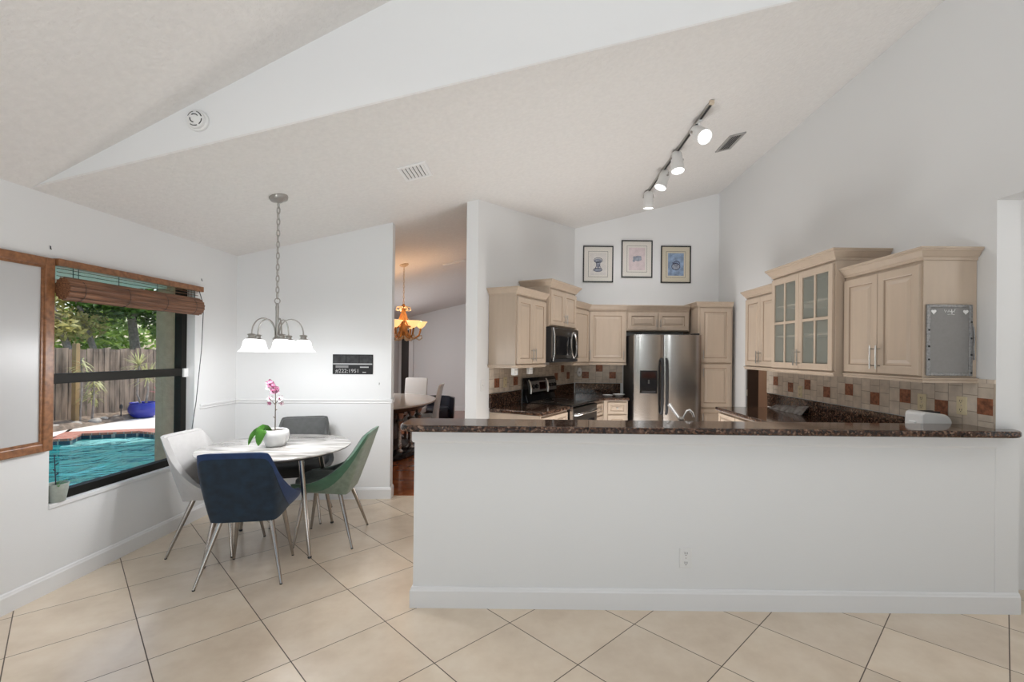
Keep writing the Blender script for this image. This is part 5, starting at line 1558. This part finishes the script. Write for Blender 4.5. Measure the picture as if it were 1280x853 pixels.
def spot(y, drop, tilt, turn, power=24, beam=(0, 0, -1)):
    """head hanging on the track at y; tilt from straight down toward direction turn (0 = +x)"""
    c = Vector((0, y, -0.022))
    b_ = MB().box(-0.014, 0.014, y - 0.03, y + 0.03, -0.034, -0.022).tube([(0, y, -0.034), (0, y, -0.034 - drop)], 0.008, 8).build('spotlight', WHITEP, t, True)
    piv = c + Vector((0, 0, -0.012 - drop - 0.045))
    d_ = Vector((sin(tilt) * cos(turn), sin(tilt) * sin(turn), -cos(tilt)))
    q = d_.to_track_quat('Z', 'Y')
    prof = [(0.004, -0.100), (0.034, -0.096), (0.050, -0.080), (0.056, -0.05), (0.060, 0.05), (0.066, 0.095), (0.066, 0.115), (0.060, 0.115), (0.058, 0.105)]
    mb = MB().lathe(prof, 28, cap=False)
    mb.v = [tuple(q @ Vector(p) + piv) for p in mb.v]
    sh = mb.build('shade', WHITEP, b_, True)
    mb = MB().lathe([(0.001, 0.108), (0.058, 0.106)], 24, cap=False)
    mb.v = [tuple(q @ Vector(p) + piv) for p in mb.v]
    mb.build('lamp_face', LENS, b_)
    mb = MB()
    arcp = [(0.062 * cos(a), 0, -0.02 - 0.075 * sin(a)) for a in [pi * k / 12 for k in range(13)]]
    mb.tube([tuple(q @ Vector(p) + piv) for p in arcp], 0.004, 6)
    for sx in (-1, 1): mb.lathe([(0.010, sx * 0.056), (0.010, sx * 0.070), (0.001, sx * 0.070)], 10, (0, 0, -0.02), 'x')
    k = len(mb.v) - 2 * 30
    for i in range(k, len(mb.v)): mb.v[i] = tuple(q @ Vector(mb.v[i]) + piv)
    mb.build('yoke', NICKEL, b_, True)
    wp = Vector((KX, 4.92, kz)) + piv + d_ * 0.13
    light('track_lamp', 'SPOT', wp, power, (0.97, 0.985, 1.0), 0.06, aim=beam, spot_size=R(140), spot_blend=1.0)


spot(-0.85, 0.05, R(52), R(-78), 22, (-0.15, -0.35, -1))
spot(-0.22, 0.03, R(12), R(-80))
spot(0.26, 0.03, R(22), R(-160))
spot(0.95, 0.03, R(6), R(80), 28, (0, 0.25, -1))


def vent(label, x, y, w_, l_, along_x, nsl=7, material=TRIM, tilt=True):
    """ceiling register lying in the sloping ceiling; built flat at z<0 and tipped with the slope"""
    t = thing('air_vent', label, 'vent', (x, y, ceil_z(x) - 0.0005)); t.rotation_euler = (0, -SLA, 0)
    MB().box(-w_ + 0.02, w_ - 0.02, -l_ + 0.02, l_ - 0.02, -0.004, -0.001).build('duct', VENTD, t)
    f = 0.025
    MB().box(-w_, -w_ + f, -l_, l_, -0.012, 0.001).box(w_ - f, w_, -l_, l_, -0.012, 0.001).box(-w_ + f, w_ - f, -l_, -l_ + f, -0.012, 0.001).box(-w_ + f, w_ - f, l_ - f, l_, -0.012, 0.001).build('frame', material, t, bevel=0.002)
    mb = MB()
    for k in range(nsl):
        if along_x:
            y0 = -l_ + f + (2 * l_ - 2 * f) * (k + 0.5) / nsl
            mb.add([(-w_ + f, y0 - 0.012, -0.004), (w_ - f, y0 - 0.012, -0.004), (w_ - f, y0 + 0.006, -0.013), (-w_ + f, y0 + 0.006, -0.013), (-w_ + f, y0 - 0.010, -0.003), (w_ - f, y0 - 0.010, -0.003), (w_ - f, y0 + 0.008, -0.012), (-w_ + f, y0 + 0.008, -0.012)], [(0, 1, 2, 3), (4, 5, 6, 7), (0, 1, 5, 4), (3, 2, 6, 7)])
        else:
            x0 = -w_ + f + (2 * w_ - 2 * f) * (k + 0.5) / nsl
            mb.add([(x0 + 0.012, -l_ + f, -0.004), (x0 + 0.012, l_ - f, -0.004), (x0 - 0.006, l_ - f, -0.013), (x0 - 0.006, -l_ + f, -0.013), (x0 + 0.010, -l_ + f, -0.003), (x0 + 0.010, l_ - f, -0.003), (x0 - 0.008, l_ - f, -0.012), (x0 - 0.008, -l_ + f, -0.012)], [(0, 1, 2, 3), (4, 5, 6, 7), (0, 1, 5, 4), (3, 2, 6, 7)])
    mb.build('louvre', material, t)
    return t


vent('white square air vent in the ceiling right of the breakfast chandelier', -0.96, 3.755, 0.112, 0.135, False, 6)
vent('small grey air vent in the ceiling near the right wall', 2.01, 4.86, 0.085, 0.19, False, 5, mat('vent_grey', (0.36, 0.35, 0.34), 0.5))
vent('slim white air vent in the dining room ceiling', -1.235, 7.2, 0.17, 0.05, True, 2)

t = thing('smoke_detector', 'round white smoke detector on the wedge of wall between the ceilings', 'smoke detector', (-1.975, 2.7495, 2.838))
MB().lathe([(0.062, 0), (0.062, -0.012), (0.058, -0.016)], 36, axis='y').build('base', WHITEP, t, True)
MB().lathe([(0.052, -0.0155), (0.050, -0.030), (0.036, -0.040), (0.001, -0.042)], 36, axis='y').build('cover', WHITEP, t, True)
mb = MB()
for a0, a1, r_ in ((0.3, 1.3, 0.040), (1.8, 2.8, 0.040), (-0.9, 0.0, 0.040), (-2.2, -1.2, 0.040), (0.6, 2.2, 0.024), (3.0, 4.6, 0.024)):
    mb.tube([(r_ * cos(a0 + (a1 - a0) * k / 8), -0.0375 - (0.003 if r_ < 0.03 else -0.001), r_ * sin(a0 + (a1 - a0) * k / 8)) for k in range(9)], 0.0032, 5)
mb.build('slot', BLACKM, t)

# ================================================================== DINING ROOM
t = thing('pedestal_table', 'long glossy beige dining table beyond the opening', 'table', (-2.45, 7.10, 0.004))
def oval(rx, ry, z, n=56): return [(rx * abs(cos(2 * pi * k / n)) ** 0.8 * (1 if cos(2 * pi * k / n) > 0 else -1), ry * sin(2 * pi * k / n), z) for k in range(n)]
MB().loft([oval(0.92, 1.16, 0.728), oval(0.945, 1.185, 0.735), oval(0.95, 1.19, 0.752), oval(0.945, 1.185, 0.757)]).build('table_top', DTABLE, t, True)
MB().loft([oval(0.80, 1.02, 0.66), oval(0.84, 1.06, 0.727)]).build('apron', DWOOD, t, True)
MB().loft([oval(0.55, 0.72, 0.09), oval(0.42, 0.6, 0.2), oval(0.40, 0.56, 0.5), oval(0.55, 0.74, 0.66)]).build('pedestal', DWOOD, t, True)
MB().loft([oval(0.78, 0.98, 0.0), oval(0.80, 1.0, 0.02), oval(0.80, 1.0, 0.07), oval(0.76, 0.96, 0.09)]).build('plinth', BLACK, t, True)
for k, (x, y) in enumerate(((0.60, -0.55), (0.68, -0.25), (0.70, 0.08), (0.35, -0.80), (-0.35, -0.80), (-0.68, 0.0))):
    MB().lathe([(0.045, 0.091), (0.05, 0.11), (0.022, 0.14), (0.034, 0.19), (0.02, 0.24), (0.026, 0.34), (0.02, 0.44), (0.045, 0.50), (0.06, 0.53), (0.03, 0.56), (0.05, 0.60), (0.065, 0.64), (0.05, 0.66)], 14, (x, y, 0)).build('leg', SILVER, t, True)


def dchair(label, loc, rz, m_, back_h=0.97):
    t = thing('upholstered_chair', label, 'chair', loc, rz)
    rows = []
    for k in range(9):
        s_ = k / 8; z = 0.40 + (back_h - 0.40) * s_; y = -0.20 - 0.10 * s_ ** 1.6
        th = 0.07 - 0.02 * s_
        rows.append([(-0.20, y, z), (0.20, y, z), (0.21, y - th / 2, z), (0.20, y - th, z), (-0.20, y - th, z), (-0.21, y - th / 2, z)])
    rows.append([(x * 0.9, y * 1.0 - 0.012, back_h + 0.018) for x, y, z in rows[-1]])
    MB().loft(rows).build('backrest', m_, t, True)
    MB().box(-0.22, 0.22, -0.20, 0.24, 0.37, 0.48).build('seat', m_, t, bevel=0.03)
    for x, y in ((-0.19, 0.20), (0.19, 0.20), (-0.19, -0.21), (0.19, -0.21)):
        MB().tube([(x, y, 0.38), (x * 1.05, y * 1.06, 0.0)], [0.022, 0.015], 8).build('leg', DWOOD, t, True)
    return t


dchair('white high-backed chair at the far end of the dining table', (-2.20, 8.56, 0.004), R(180), DWHITE, 0.985)
dchair('white high-backed chair at the right side of the dining table', (-1.80, 7.55, 0.004), R(96), DWHITE, 0.96)
t = thing('armchair', 'dark blue-black barrel chair in the dining room', 'chair', (-1.87, 9.0, 0.004), R(150))
rows = []
for k in range(19):
    a = R(-20 - 140 * k / 18)
    ro, ri = 0.36, 0.29
    rows.append([(ro * cos(a), ro * sin(a), 0.22), (ro * 1.04 * cos(a), ro * 1.04 * sin(a), 0.62), (ri * cos(a), ri * sin(a), 0.64), (ri * cos(a), ri * sin(a), 0.22)])
MB().loft(rows).build('backrest', NIGHT, t, True)
MB().lathe([(0.26, 0.20), (0.285, 0.24), (0.285, 0.40), (0.25, 0.44)], 28).build('seat', NIGHT, t, True)
for a in (45, 135, 225, 315): MB().tube([(0.2 * cos(R(a)), 0.2 * sin(R(a)), 0.21), (0.27 * cos(R(a)), 0.27 * sin(R(a)), 0.0)], [0.022, 0.014], 8).build('leg', BLACKM, t, True)

t = thing('door_4', 'dark doorway with white casing at the far left of the dining room', 'door', (-3.26, 11.99, 0.004)); t['kind'] = 'structure'
MB().box(-0.10, 0.09, -0.02, 0, 0, 2.04).build('door_leaf', DOORD, t)
MB().box(0.09, 0.20, -0.035, 0, 0, 2.14).box(-0.165, 0.09, -0.035, 0, 2.04, 2.14).build('casing', TRIM, t, bevel=0.004)
